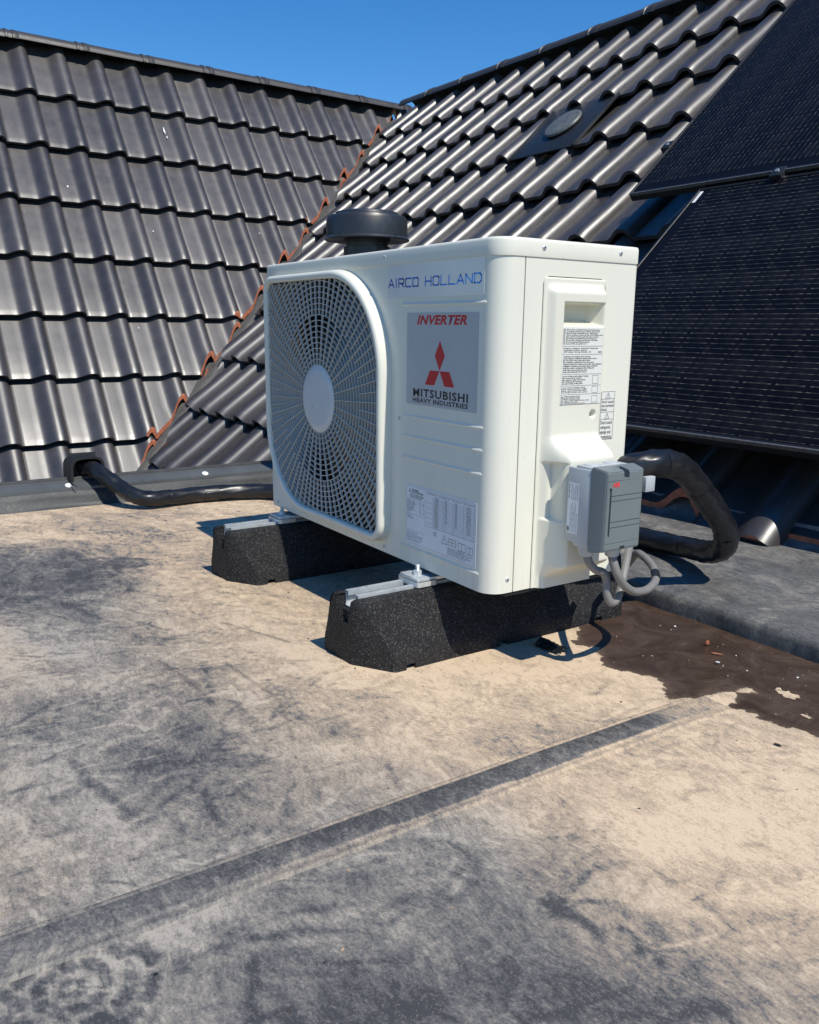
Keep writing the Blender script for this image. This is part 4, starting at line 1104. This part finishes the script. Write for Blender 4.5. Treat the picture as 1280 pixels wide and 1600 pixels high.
# rim sticker, company name strip
st = plate('company_sticker', FRONT(-.0002), -.2905, -.0335, .4435, .4965, .00035, 'clearst', U, .001)
def airco():
    gl = {'A': [[(0, 0), (.5, 1), (1, 0)], [(.22, .32), (.78, .32)]], 'I': [[(.5, 0), (.5, 1)]], 'R': [[(.05, 0), (.05, 1), (.85, 1), (.98, .85), (.98, .58), (.85, .42), (.05, .42)], [(.55, .42), (1, 0)]],
          'C': [[(1, 1), (.15, 1), (.02, .85), (.02, .15), (.15, 0), (1, 0)]], 'O': [[(.15, 0), (.85, 0), (.98, .15), (.98, .85), (.85, 1), (.15, 1), (.02, .85), (.02, .15), (.15, 0)]],
          'H': [[(.02, 0), (.02, 1)], [(.98, 0), (.98, 1)], [(.02, .5), (.98, .5)]], 'L': [[(.02, 1), (.02, 0), (.95, 0)]], 'N': [[(.02, 0), (.02, 1), (.98, 0), (.98, 1)]],
          'D': [[(.02, 0), (.02, 1), (.8, 1), (.98, .8), (.98, .2), (.8, 0), (.02, 0)]]}
    wid = {'I': .30, ' ': .62}; txt = 'AIRCO HOLLAND'; tot = sum(wid.get(c, 1) for c in txt) + .28 * (len(txt) - 1)
    x0, x1, z0, z1 = -.2885, -.0405, .4607, .4735; sc_ = (x1 - x0) / tot; x = x0; cols = []
    for c in txt:
        w = wid.get(c, 1) * sc_
        if c != ' ':
            sg = [[(x + px * w, z0 + pz * (z1 - z0)) for px, pz in pl] for pl in gl[c]]
            k = (x - x0) / (x1 - x0); col = (.006, .03 + .34 * k, .40 + .60 * k)
            key = 'airco%02d' % int(k * 20)
            if key not in M: M[key] = plain('print_blue_%02d' % int(k * 20), col, .35, var=.03)
            polys('letter', strokes(sg, .0024), FRONT(-.00065), key, st)
        x += w + .28 * sc_
airco()
# maker's sticker
ms = plate('maker_sticker', FRONT(-.0002), -.2315, -.0435, .274, .4195, .0004, 'silver', U, .003)
text('red_lettering', 'INVERTER', FRONT(-.0007), -.203, -.0715, .4012, .4158, 'red', ms, bold=.042, shear=.28, spacing=1.05)
def para(c, w, h, s): x, z = c; return [(x, z), (x + w, z), (x + w + s, z + h), (x + s, z + h)]
polys('diamond_emblem', [[(-.1385, .3312), (-.1250, .3542), (-.1385, .3772), (-.1520, .3542)], [(-.1645, .3308), (-.1778, .3080), (-.1520, .3080), (-.1388, .3308)], [(-.1382, .3308), (-.1250, .3080), (-.0992, .3080), (-.1125, .3308)]], FRONT(-.0007), 'red', ms)
text('black_lettering', 'MITSUBISHI', FRONT(-.0007), -.2115, -.0640, .2875, .3008, 'ink', ms, bold=.029, spacing=1.12)
text('black_lettering', 'HEAVY INDUSTRIES', FRONT(-.0007), -.2118, -.0640, .2782, .2858, 'ink', ms, bold=.030, spacing=1.08)
# rating plate
rp = plate('rating_plate', FRONT(-.0002), -.2285, -.0350, .0375, .1400, .0004, 'label', U, .0008)
FZ = FRONT(-.0007)
def lines_(segs, w, name, mtx, mat, par): return polys(name, strokes(segs, w), mtx, mat, par)
def bord(x0, x1, y0, y1): return [(x0, y0), (x1, y0), (x1, y1), (x0, y1), (x0, y0)]
seg = [bord(-.2265, -.0370, .0400, .1375)]
tx0, tx1, tz0, tz1 = -.1700, -.0400, .0780, .1350
seg.append(bord(tx0, tx1, tz0, tz1))
for k in range(17): seg.append([(-.149, tz0 + .003 * k + .0015), (tx1, tz0 + .003 * k + .0015)])
for k in range(5): seg.append([(tx0, tz0 + .0085 * k + .006), (-.149, tz0 + .0085 * k + .006)])
for xx in (-.149, -.120, -.094, -.067): seg.append([(xx, tz0), (xx, tz1)])
seg += [[(-.225, .0905), (-.172, .0905)], [(-.225, .1155), (-.172, .1155)], [(-.225, .0620), (-.172, .0620)], [(-.204, .1155), (-.204, .1075)]]
lines_(seg, .00040, 'table_ruling', FZ, 'inkgrey', rp)
polys('small_emblem', [[(-.2170, .1295), (-.2157, .1315), (-.2170, .1335), (-.2183, .1315)], [(-.2195, .1290), (-.2208, .1270), (-.2183, .1270), (-.2170, .1290)], [(-.2170, .1290), (-.2157, .1270), (-.2132, .1270), (-.2145, .1290)]], FZ, 'ink', rp)
text('fine_print', 'MITSUBISHI\nHEAVY INDUSTRIES', FZ, -.2105, -.1770, .1262, .1335, 'ink', rp, bold=.02, line=.8)
text('fine_print', 'AIR-CONDITIONER\nOUTDOOR UNIT', FZ, -.2165, -.1760, .1180, .1245, 'ink', rp, bold=.012, line=.85)
rows = ['MODEL', 'POWER SOURCE', 'COOLING CAPACITY', 'HEATING CAPACITY', 'RATED INPUT', 'RATED CURRENT', 'MAX CURRENT', 'REFRIGERANT', 'DESIGN PRESSURE', 'WEIGHT', 'IP CLASS']
text('fine_print', '\n'.join(rows), FZ, -.2250, -.1960, .0925, .1140, 'inkgrey', rp, bold=.004, line=.9)
text('fine_print', 'kW\nkW\nA\nA\nkg\nMPa\nkg', FZ, -.1875, -.1830, .0930, .1130, 'ink', rp, line=.9)
text('fine_print', '50\n60\n-\n24\n-\n12\n8', FZ, -.1780, -.1740, .0930, .1130, 'ink', rp, line=.9)
text('fine_print', 'MADE IN\nCOMPLIANT', FZ, -.2250, -.2040, .0820, .0885, 'inkgrey', rp)
def filler(n, a, b, seed):
    r_ = random.Random(seed); W_ = 'cooling heating unit class pipe flow rated outdoor indoor combination pressure current refrigerant charge model power'.split()
    return '\n'.join(' '.join(r_.choice(W_) for _ in range(r_.randint(a, b))) for _ in range(n))
text('fine_print', filler(4, 5, 7, 1), FZ, -.2250, -.1760, .0435, .0595, 'inkgrey', rp)
text('fine_print', filler(5, 6, 8, 2), FZ, -.1080, -.0400, .0430, .0560, 'ink', rp, bold=.006)
for k, xx in enumerate((-.1450, -.1165, -.0900, -.0600)):
    text('fine_print', '\n'.join('%d%d/%d%d' % (random.randint(1, 9), random.randint(0, 9), random.randint(1, 9), random.randint(0, 9)) for _ in range((17, 10, 11, 13)[k])), FZ, xx, xx + (.011, .006, .006, .011)[k], tz0 + (.002, .013, .012, .008)[k], .1300, 'inkgrey', rp, line=.82)
text('fine_print', 'COMBINATION    OUTDOOR UNIT    INDOOR UNIT    PIPE LENGTH', FZ, -.168, -.042, .1318, .1340, 'inkgrey', rp)
text('fine_print', 'CE', FZ, -.1470, -.1385, .0660, .0725, 'ink', rp, bold=.004)
tri = lambda cx, cz, h: [(cx - h * .58, cz), (cx + h * .58, cz), (cx, cz + h), (cx - h * .58, cz)]
lines_([tri(-.1160, .0590, .0135), [(-.1160, .0625), (-.1160, .0675)], bord(-.1060, -.0850, .0600, .0700), [(-.1060, .065), (-.085, .065)], [(-.0955, .060), (-.0955, .070)],
        bord(-.0790, -.0700, .0570, .0690), bord(-.0700, -.0610, .0570, .0690), bord(-.0560, -.0490, .0560, .0670), bord(-.0490, -.0420, .0560, .0670)], .0007, 'pictograms', FZ, 'ink', rp)
# refrigerant label and warnings on the side
def on_cover(x): return SIDE(x)
rl = plate('refrigerant_label', SIDE(.0121), .1125, .1965, .2860, .4000, .0003, 'label2', U, .0008)
SX = SIDE(.0127)
LB = ['This product contains fluorinated greenhouse gases', 'Ce produit contient des gaz a effet de serre fluores', 'Dieses Produkt enthalt fluorierte Treibhausgase', 'Questo prodotto contiene gas fluorurati ad effetto serra', 'Este producto contiene gases fluorados de efecto', 'Dit product bevat gefluoreerde broeikasgassen', 'Este produto contem gases fluorados com efeito', 'To proion periexei fthoriouxa aeria', 'Bu urun florlu sera gazlari icerir']
text('fine_print', '\n'.join(LB), SX, .1190, .1950, .3745, .3975, 'ink', rl, bold=.008, line=.9)
text('fine_print', '\n'.join(['[%s]' % c for c in 'EN FR DE IT ES NL PT GR TR'.split()]), SX, .1135, .1175, .3745, .3975, 'ink', rl, line=.9)
text('fine_print', 'Refrigerant  Refrigerant  Kaltemittel  Refrigerante\nKoudemiddel  Psyktiko  Sogutucu\nGWP (Global Warming Potential) : 675', SX, .1150, .1860, .3625, .3705, 'ink', rl, bold=.008)
text('fine_print', 'R32', SX, .1870, .1945, .3625, .3650, 'ink', rl, bold=.012)
text('fine_print', filler(9, 6, 8, 4), SX, .1150, .1955, .3330, .3585, 'ink', rl, bold=.008, line=.9)
text('fine_print', filler(5, 4, 5, 5), SX, .1145, .1690, .3160, .3295, 'ink', rl, bold=.008, line=.9)
text('fine_print', filler(4, 4, 5, 6), SX, .1145, .1690, .3030, .3125, 'ink', rl, bold=.008, line=.9)
text('fine_print', filler(6, 4, 6, 7), SX, .1140, .1740, .2872, .2995, 'ink', rl, bold=.008, line=.9)
lines_([[(.1130, .3725), (.1960, .3725)], [(.1130, .3605), (.1960, .3605)], [(.1130, .3312), (.1960, .3312)], [(.1130, .3143), (.1960, .3143)], [(.1130, .3012), (.1960, .3012)], [(.1130, .2863), (.1960, .2863)],
        bord(.1780, .1900, .3165, .3290), bord(.1780, .1900, .3030, .3125), bord(.1780, .1900, .2885, .2980)], .00035, 'ruling', SX, 'ink', rl)
wl = plate('warning_label', SIDE(.0003), .2115, .2420, .2270, .3025, .0003, 'label2', U, .0006)
SW = SIDE(.0009)
lines_([bord(.2120, .2415, .2275, .3020), [(.2120, .2905), (.2415, .2905)], [(.2120, .2700), (.2415, .2700)], [(.2120, .2585), (.2415, .2585)], tri(.2265, .2920, .0085), [(.2265, .2940), (.2265, .2975)], tri(.2265, .2600, .0085), [(.2265, .262), (.2265, .2655)]], .00045, 'ruling', SW, 'ink', wl)
text('warning_lettering', "Don't touch\nthe terminal\nblock.", SW, .2135, .2400, .2720, .2885, 'ink', wl, bold=.004)
text('warning_lettering', "Don't touch\nrefrigerant\npipings and\nconnections.", SW, .2135, .2400, .2285, .2565, 'ink', wl, bold=.004)
# legs under the casing
for cx in (-.174, -.701): localise(box('mounting_leg', (cx - .026, -.030, -.0105), (cx + .026, .30, -.0045), 'zinc', U, .001))

# ================================================================== RUBBER FEET
def foot_mesh():
    bm = bmesh.new()
    def oct_(hw, y0, y1, cx, cy): return [(-hw + cx * .22, y0 - cy * .08), (hw - cx, y0), (hw, y0 + cy), (hw, y1 - cy), (hw - cx, y1), (-hw + cx * .22, y1), (-hw, y1 - cy * .3), (-hw, y0 + cy * .2)]
    lv = [(0.0, .081, -.150, .445, .066, .044), (.024, .0805, -.150, .445, .066, .044), (.1035, .040, -.154, .444, .010, .010), (.110, .036, -.150, .440, .008, .008)]
    rings = [[bm.verts.new((x, y, z)) for x, y in oct_(hw, y0, y1, cx, cy)] for z, hw, y0, y1, cx, cy in lv]
    for a, b in zip(rings, rings[1:]):
        for k in range(8): bm.faces.new((a[k], a[(k + 1) % 8], b[(k + 1) % 8], b[k]))
    bm.faces.new(rings[0]); bm.faces.new(rings[-1])
    bmesh.ops.recalc_face_normals(bm, faces=bm.faces)
    es = [e for e in bm.edges if e.calc_face_angle(0) > .25 and max(v.co.z for v in e.verts) > .001]
    bmesh.ops.bevel(bm, geom=es, offset=.005, segments=3, affect='EDGES', profile=.5)
    me = bm_mesh(bm)
    o = bpy.data.objects.new('tmp', me); C.objects.link(o); cut = []
    for lo, hi in (((-.0215, -.2, .086), (.0215, .5, .2)), ((-.1, -.085, -.02), (.1, -.068, .009)), ((-.1, .105, -.02), (.1, .122, .009)), ((-.1, .330, -.02), (.1, .347, .009)), ((-.014, -.2, .070), (.014, -.146, .2))):
        b2 = bmesh.new(); box_bm(b2, lo, hi); c = bpy.data.objects.new('c', bm_mesh(b2)); C.objects.link(c); cut.append(c)
        md = o.modifiers.new('b', 'BOOLEAN'); md.object = c; md.operation = 'DIFFERENCE'; md.solver = 'MANIFOLD'
    dg = bpy.context.evaluated_depsgraph_get(); r = bpy.data.meshes.new_from_object(o.evaluated_get(dg), depsgraph=dg)
    [bpy.data.objects.remove(c) for c in cut + [o]]
    r.materials.clear(); r.materials.append(M['rubber']); r.shade_smooth(); r.set_sharp_from_angle(angle=R(30)); return r
FOOT = foot_mesh()
def rail_mesh():
    bm = bmesh.new(); y0, y1, z0 = -.138, .43, .087
    box_bm(bm, (-.0205, y0, z0), (.0205, y1, z0 + .002)); 
    for s in (-1, 1):
        box_bm(bm, (min(s * .0205, s * .0187), y0, z0 + .002), (max(s * .0205, s * .0187), y1, z0 + .0255))
        box_bm(bm, (min(s * .0205, s * .0110), y0, z0 + .0255), (max(s * .0205, s * .0110), y1, z0 + .0272))
        box_bm(bm, (min(s * .0110, s * .0125), y0, z0 + .0195), (max(s * .0110, s * .0125), y1, z0 + .0255))
    return bm_mesh(bm, 'zinc')
RAIL = rail_mesh()
def hexm(r, h):
    bm = bmesh.new(); lathe_bm(bm, [(r * .55, h), (r * .95, h), (r, h * .85), (r, 0)], (0, 0, 0), 6); return bm_mesh(bm, 'zinc')
bm = bmesh.new(); box_bm(bm, (-.030, -.021, 0), (.030, .021, .0035), .006, 3); PLT = bm_mesh(bm, 'zinc', True, R(35))
bm = bmesh.new(); lathe_bm(bm, [(.006, .0018), (.0115, .0018), (.0115, 0)], (0, 0, 0), 24); WSH = bm_mesh(bm, 'zinc', True, R(35))
NUT = hexm(.0078, .0065)
bm = bmesh.new()
prof = [(0, .030), (.0030, .030), (.0040, .0288)]
for k in range(18): prof += [(.0041, .0286 - k * .0016), (.0035, .0278 - k * .0016)]
lathe_bm(bm, prof + [(.0040, 0)], (0, 0, 0), 14); STUD = bm_mesh(bm, 'zinc', True, R(50))
for cx, lab in ((-.174, 'black rubber granulate foot under the right end of the unit, nearest the camera'), (-.701, 'black rubber granulate foot under the fan end of the unit, further left')):
    f = thing('rubber_foot', lab, 'rubber foot', (cx, 0, ZG), 'rubber feet under the outdoor unit')
    for nm, me_, loc in (('rubber_block', FOOT, (0, 0, 0)), ('channel_rail', RAIL, (0, 0, 0)), ('clamp_plate', PLT, (0, -.012, .1145)), ('washer', WSH, (0, -.012, .1182)), ('nut', NUT, (0, -.012, .1200)), ('threaded_stud', STUD, (0, -.012, .112))):
        o = bpy.data.objects.new(nm, me_); C.objects.link(o); o.parent = f; o.location = loc
    o = bpy.data.objects.new('nut', NUT); C.objects.link(o); o.parent = f; o.location = (0, -.012, .1262); o.rotation_euler = (0, 0, .5)
    text('rail_print', '41x21 - 2,0', Matrix.Translation((cx, 0, ZG + .1144)) @ Matrix.Rotation(PI / 2, 4, 'Z') @ Matrix.Translation((0, 0, 0)), -.120, -.100, .0125, .0195, 'inkgrey', f)

# ================================================================== ISOLATOR SWITCH BOX
B = thing('isolator_switch', 'grey electrical isolator box with red lettering hung on the side of the unit', 'switch box', (.08, .14, .145))
BY0, BY1 = .0985, .1800; BZ0, BZ1 = .085, .2035
localise(box('box_base', (.052, BY0, BZ0 + .004), (.099, BY1, BZ1 - .002), 'boxl', B, .003))
localise(box('base_shoulder', (.0655, BY0 + .002, BZ0 - .001), (.0985, BY1 - .002, BZ1 + .002), 'boxl', B, .003))
localise(box('mounting_plate', (.044, BY0 + .008, BZ0 + .012), (.0515, BY1 + .004, BZ1 - .012), 'boxd', B, .002))
def lidb():
    bm = bmesh.new()
    # chamfered lid: rings from back to front
    def ring(x, iy, iz): return [bm.verts.new((x, y, z)) for y, z in ((BY0 - .001 + iy, BZ0 - .003 + iz), (BY1 + .001 - iy, BZ0 - .003 + iz), (BY1 + .001 - iy, BZ1 + .003 - iz), (BY0 - .001 + iy, BZ1 + .003 - iz))]
    rs = [ring(.0992, .0, .0), ring(.1045, .0, .0), ring(.1255, .0045, .004), ring(.127, .0060, .0055)]
    for a, b in zip(rs, rs[1:]):
        for k in range(4): bm.faces.new((a[k], a[(k + 1) % 4], b[(k + 1) % 4], b[k]))
    bm.faces.new(rs[0]); bm.faces.new(rs[-1])
    bmesh.ops.recalc_face_normals(bm, faces=bm.faces)
    bmesh.ops.bevel(bm, geom=list(bm.edges), offset=.0015, segments=2, affect='EDGES')
    me = bm_mesh(bm)
    o = bpy.data.objects.new('t', me); C.objects.link(o); cut = []
    yc = (BY0 + BY1) / 2 + .001
    for lo, hi in (((.108, yc - .0055, BZ1 - .012), (.2, yc + .0055, BZ1 + .02)), ((.110, yc - .005, BZ0 - .02), (.2, yc + .005, BZ0 + .007)),
                   ((.1262, BY0 - .01, BZ1 - .0155), (.2, BY1 + .01, BZ1 - .0145)), ((.1262, BY0 - .01, BZ0 + .0125), (.2, BY1 + .01, BZ0 + .0135)),
                   ((.1240, BY0 + .0085, .1085), (.2, BY0 + .0135, .1790)), 
                   ((.1258, BY0 + .0130, .1665), (.2, BY1 - .005, .1678)), ((.1258, BY0 + .0130, .1590), (.2, BY1 - .005, .1602)),
                   ((.1258, BY0 + .0130, .1285), (.2, BY1 - .005, .1298)), ((.1258, BY0 + .0130, .1205), (.2, BY1 - .005, .1218))):
        b2 = bmesh.new(); box_bm(b2, lo, hi); c = bpy.data.objects.new('c', bm_mesh(b2)); C.objects.link(c); cut.append(c)
        md = o.modifiers.new('b', 'BOOLEAN'); md.object = c; md.operation = 'DIFFERENCE'; md.solver = 'MANIFOLD'
    dg = bpy.context.evaluated_depsgraph_get(); r = bpy.data.meshes.new_from_object(o.evaluated_get(dg), depsgraph=dg)
    [bpy.data.objects.remove(c) for c in cut + [o]]
    r.materials.clear(); r.materials.append(M['boxd']); r.shade_smooth(); r.set_sharp_from_angle(angle=R(25)); return r
LID = localise(ob('box_lid', lidb(), B))
text('red_lettering', 'ABB', SIDE(.1273), .1130, .1270, .1800, .1868, 'abbred', LID, bold=.015)
localise(lathe('lid_screw', [(0, .002), (.0035, .0015), (.004, 0)], (.1095, (BY0 + BY1) / 2 + .001, BZ1 - .009), 'zinc', B, 14, Vector((1, 0, 0))))
bl = plate('box_label', FRONT(BY0 - .0001), .0550, .0775, .1030, .1790, .0003, 'label', B, .001)
bl2 = plate('box_label', FRONT(BY0 + .0018), .0770, .0955, .1120, .1740, .0003, 'label', B, .001)
FB = Matrix.Translation((0, 0, 0)) @ FRONT(BY0 - .0006)
def vtext(body, y, x0, x1, z0, z1, mat, par, **k):
    # lettering turned 90 degrees, reading upwards
    me = fit(text_mesh(body, k.get('bold', 0), 0, 2), z0, z1, -x1, -x0); me.transform(FRONT(y) @ Matrix.Rotation(PI / 2, 4, 'Z')); me.materials.clear(); return localise(ob('fine_print', me, par, mat))
vtext('ABB', BY0 - .0006, .0560, .0600, .1045, .1125, 'ink', bl, bold=.03)
vtext('ENCLOSED SWITCH', BY0 - .0006, .0560, .0585, .1550, .1770, 'ink', bl, bold=.01)
vtext(filler(5, 5, 6, 21), BY0 - .0006, .0610, .0760, .1050, .1500, 'inkgrey', bl)
vtext(filler(4, 3, 4, 22), BY0 - .0006, .0610, .0760, .1530, .1770, 'inkgrey', bl)
vtext('CE', BY0 + .0013, .0790, .0850, .1330, .1400, 'ink', bl2, bold=.02)
vtext(filler(3, 3, 4, 23), BY0 + .0013, .0870, .0945, .1140, .1600, 'inkgrey', bl2)
polys('barcode', [[(.0790 , z), (.0860, z), (.0860, z + w), (.0790, z + w)] for z, w in [(.1450 + k * .0013, .0004 + .0004 * (k % 3 == 0)) for k in range(20)]], FRONT(BY0 + .0013), 'ink', bl2)
# knock-outs on top, glands below
for yy in (.118, .158): localise(lathe('knock_out', [(0, .0012), (.0085, .0012), (.0105, .0002), (.0125, .0010), (.0130, 0)], (.080, yy, BZ1 + .002), 'boxl', B, 28))
for xx, yy in ((.083, .118), (.1035, .150)):
    localise(lathe('cable_gland', [(.0135, 0), (.0135, .006), (.0115, .009), (.0105, .014), (.008, .016)], (xx - .004, yy, BZ0 - .0005), 'boxl', B, 8 if xx < .09 else 12, Vector((0, 0, -1))))
localise(box('padlock_tab', (.092, .2125, .1590), (.101, .2330, .1820), 'boxl', B, .001)); localise(box('tab_arm', (.0925, .1815, .168), (.097, .2130, .176), 'boxcut', B))
# ================================================================== CABLES AND CONDUITS
c1 = tube('power_cable', [(.080, .118, .078), (.082, .120, .062), (.085, .132, .047), (.087, .148, .040), (.089, .154, .026), (.092, .154, .006), (.094, .161, -.007), (.093, .173, -.007), (.088, .186, .004), (.070, .215, .034), (.045, .250, .060), (.01, .290, .070)], .0062, 'cable', None, 10, 14)
tag(c1, 'grey cable looping below the isolator box in the narrower left-hand loop', 'cable', 'grey cables below the isolator box')
c2 = tube('power_cable', [(.0995, .150, .072), (.105, .150, .058), (.109, .156, .040), (.108, .172, .022), (.104, .195, .008), (.096, .222, .000), (.086, .252, -.004), (.074, .281, -.002), (.058, .304, .003), (.038, .318, .012), (.014, .326, .020), (-.012, .335, .020), (-.05, .36, -.01)], .0066, 'cable', None, 10, 14)
tag(c2, 'grey cable in the wider right-hand loop hanging over the raised step', 'cable', 'grey cables below the isolator box')
tb = tube('tape_band', [(.0655, .2945, .0008), (.058, .304, .003), (.050, .3105, .0062)], .0071, 'blackplastic', c2, 4, 14)
pts = [(-.02, .262, .165), (.010, .285, .178), (.028, .318, .184), (.028, .365, .178), (.016, .42, .155), (.000, .48, .116), (-.010, .535, .076), (-.016, .578, .036), (-.030, .608, .000), (-.058, .630, -.026),
       (-.105, .655, -.044), (-.160, .685, -.054), (-.24, .705, -.064), (-.345, .705, -.068), (-.50, .66, -.068), (-.75, .54, -.075), (-.95, .43, -.10), (-1.15, .37, -.104), (-1.32, .33, -.104), (-1.415, .285, -.104), (-1.462, .209, -.104), (-1.484, .09, -.104), (-1.478, -.01, -.103),
       (-1.470, -.075, -.100), (-1.500, -.115, -.090), (-1.548, -.142, -.070), (-1.592, -.168, -.045), (-1.640, -.190, -.026), (-1.70, -.205, -.026)]
def crease(t):
    def f(k): return .0228 * (1 + .035 * math.sin(t * 210 + k * 1.3) + .03 * math.sin(t * 83 - k * .9) + .02 * math.sin(t * 420 + k * 2.9))
    return f
cd = tube('insulated_pipe', pts, crease, 'foam', None, 16, 26)
tag(cd, 'black wrapped pipe bundle arching from the unit and running to the parapet', 'pipe')
# tape overlap bands
def band(i0, i1, r, parent):
    sp = smooth_path(pts, 16)[i0:i1]; bm = bmesh.new(); tube_bm(bm, sp, lambda t: r - .0006 * abs(2 * t - 1), 26); return ob('tape_wrap', bm_mesh(bm, 'foam', True, R(60)), parent)
for i0, n_ in ((36, 6), (74, 8), (118, 5), (182, 5), (330, 7), (352, 3), (385, 6)): band(i0, i0 + n_, .0238, cd)
# ---- cable entry hood on the parapet
hd = thing('cable_entry_hood', 'ribbed black arched entry hood on the parapet where the wrapped pipe leaves the roof', 'pipe cover', (-1.66, -.20, ZG + .07))
def hood():
    bm = bmesh.new(); outer = []; 
    hw, hh = .050, .070
    def arch(s, x, dy=0):
        p = [(-hw * s, 0)]
        for k in range(13):
            a = PI - PI * k / 12; cy, cz = math.cos(a), math.sin(a)
            e = .55; p.append((hw * s * math.copysign(abs(cy) ** e, cy), (.030 + (hh - .030) * abs(cz) ** e) * (1 if s == 1 else .92)))
        p.append((hw * s, 0)); return [bm.verts.new((x, y + dy, z - .012)) for y, z in p]
    xs = [0.0]; rings = []
    for k in range(9): rings += [arch(1.0, -.006 - k * .008), arch(1.0, -.010 - k * .008), arch(.965, -.0105 - k * .008), arch(.965, -.0135 - k * .008)]
    inn = [arch(.86, -.078), arch(.86, -.006)]
    rings += inn
    n = len(rings[0])
    for a, b in zip(rings, rings[1:]):
        for k in range(n - 1): bm.faces.new((a[k], a[k + 1], b[k + 1], b[k]))
    a, b = rings[-1], rings[0]
    for k in range(n - 1): bm.faces.new((a[k], a[k + 1], b[k + 1], b[k]))
    me = bm_mesh(bm, 'blackplastic', True, R(30)); return me
m_ = hood(); m_.transform(Matrix.Translation((-1.628, -.205, ZG + .082)) @ Matrix.Rotation(.12, 4, 'Z')); localise(ob('arched_cover', m_, hd))
localise(box('dark_throat', (-1.706, -.246, ZG + .072), (-1.700, -.166, ZG + .145), 'core', hd))
tb_ = localise(tube('cable_tie', [(-1.628, -.258, ZG + .072), (-1.618, -.254, ZG + .066), (-1.608, -.246, ZG + .060)], .0014, 'blackplastic', hd, 4, 6))

# ================================================================== LOOSE BITS
def chip(name, label, cat, c, sz, mat, seed, grp=None, flat=.4):
    rr = random.Random(seed); bm = bmesh.new(); bmesh.ops.create_icosphere(bm, subdivisions=1, radius=1)
    for v_ in bm.verts:
        k = rr.uniform(.65, 1.15); v_.co = Vector((v_.co.x * sz[0] * k, v_.co.y * sz[1] * k, v_.co.z * sz[2] * k))
    a = rr.uniform(0, PI); me_ = bm_mesh(bm, mat); me_.transform(Matrix.Rotation(a if len(sz) < 4 else sz[3], 4, 'Z'))
    o = ob(name, me_); o.location = c; return tag(o, label, cat, grp)
z = ZG + .004
chip('tile_chip', 'small orange clay chip standing on the brown mud near the step', 'debris', (.092, .408, z + .002), (.0035, .0045, .006), 'clay', 1)
chip('tile_chip', 'flat orange clay sliver lying on the brown mud', 'debris', (.155, .353, z), (.0015, .0012, .001), 'clay', 2)
chip('wood_sliver', 'thin tan sliver lying on the brown mud right of the clay chip', 'debris', (.128, .385, z), (.011, .0022, .0012, .55), 'clay', 3)
chip('white_fragment', 'small white torn fragment in the middle of the brown mud', 'debris', (.155, .353, z + .001), (.0045, .003, .0018), 'white', 4)
chip('white_fragment', 'tiny white fragment on the mud beside the rear of the rubber foot', 'debris', (.005, .432, z), (.0022, .002, .0012), 'white', 5)
chip('white_fragment', 'tiny white speck on the mud right of the torn fragment', 'debris', (.20, .365, z), (.0018, .0016, .001), 'white', 6)
chip('dried_leaf', 'small reddish brown dried leaf piece at the right side of the mud', 'debris', (.345, .345, z), (.012, .004, .001, .3), 'leaf', 7)
chip('black_plug', 'small black cylindrical crumb on the beige dust below the mud edge', 'debris', (.368, .190, z - .002), (.006, .0022, .002, .4), 'blackplastic', 8)
def grit(name, label, n, bx, by, mats, zz, seed):
    rr = random.Random(seed); bm = bmesh.new(); idx_ = []
    for k in range(n):
        px, py = rr.uniform(*bx), rr.uniform(*by)
        if name == 'mud_grit' and ((px < .2 and py < .27) or py < .27 + .1 * max(0, px - .4)): continue
        q_ = rr.choice((.5, .6, .8, 1.0, 1.5)) * .0011; n0 = len(bm.faces)
        m4 = Matrix.Translation((px, py, zz)) @ Matrix.Rotation(rr.uniform(0, 3), 4, 'Z') @ Matrix.Diagonal((q_ * rr.uniform(.8, 1.8), q_, q_ * .6, 1))
        bmesh.ops.create_icosphere(bm, subdivisions=1, radius=1, matrix=m4); mi = rr.randrange(len(mats)); bm.faces.ensure_lookup_table()
        for f in bm.faces[n0:]: f.material_index = mi
    me_ = bpy.data.meshes.new(name); bm.to_mesh(me_); bm.free()
    for m in mats: me_.materials.append(M[m])
    o = ob(name, me_); o['kind'] = 'stuff'; o['label'] = label; return o
grit('mud_grit', 'tiny scattered grit and crumbs lying on the brown mud', 150, (-.06, .95), (.25, .488), ('clay', 'leaf', 'mud', 'mud', 'leaf', 'white', 'mud'), ZG + .0016, 1)
grit('roof_grit', 'tiny dark and pale grit scattered over the dusty flat roof', 420, (-1.3, .85), (-.80, .20), ('mud', 'blackplastic', 'leaf', 'mud', 'leaf'), ZG + .0008, 2)
# crumpled black plastic
def scrap():
    rr = random.Random(5); bm = bmesh.new(); nu, nv = 12, 7; g_ = []
    for i in range(nu + 1):
        row = []
        for j in range(nv + 1):
            u_, v_ = i / nu, j / nv; a = (v_ - .5) * PI * (1.15 - .35 * u_)
            r_ = .0125 * (1 - .25 * u_) * rr.uniform(.86, 1.14)
            row.append(bm.verts.new((-.026 + .052 * u_ + rr.uniform(-.0015, .0015), math.sin(a) * r_ * (1 + .5 * u_), max(0, math.cos(a)) * r_ * (1.0 - .45 * u_) + .001 + rr.uniform(0, .0015))))
        g_.append(row)
    for i in range(nu):
        for j in range(nv):
            if i == nu - 1 and j in (1, 3, 6): continue
            bm.faces.new((g_[i][j], g_[i + 1][j], g_[i + 1][j + 1], g_[i][j + 1]))
    r2 = bmesh.ops.solidify(bm, geom=bm.faces[:], thickness=.0008)
    return bm_mesh(bm, 'blackplastic')
o = ob('plastic_scrap', scrap()); o.location = (-.036, .170, ZG + .001); o.rotation_euler = (0, 0, R(12)); tag(o, 'crumpled scrap of shiny black plastic lying on the dust in front of the mud', 'debris')
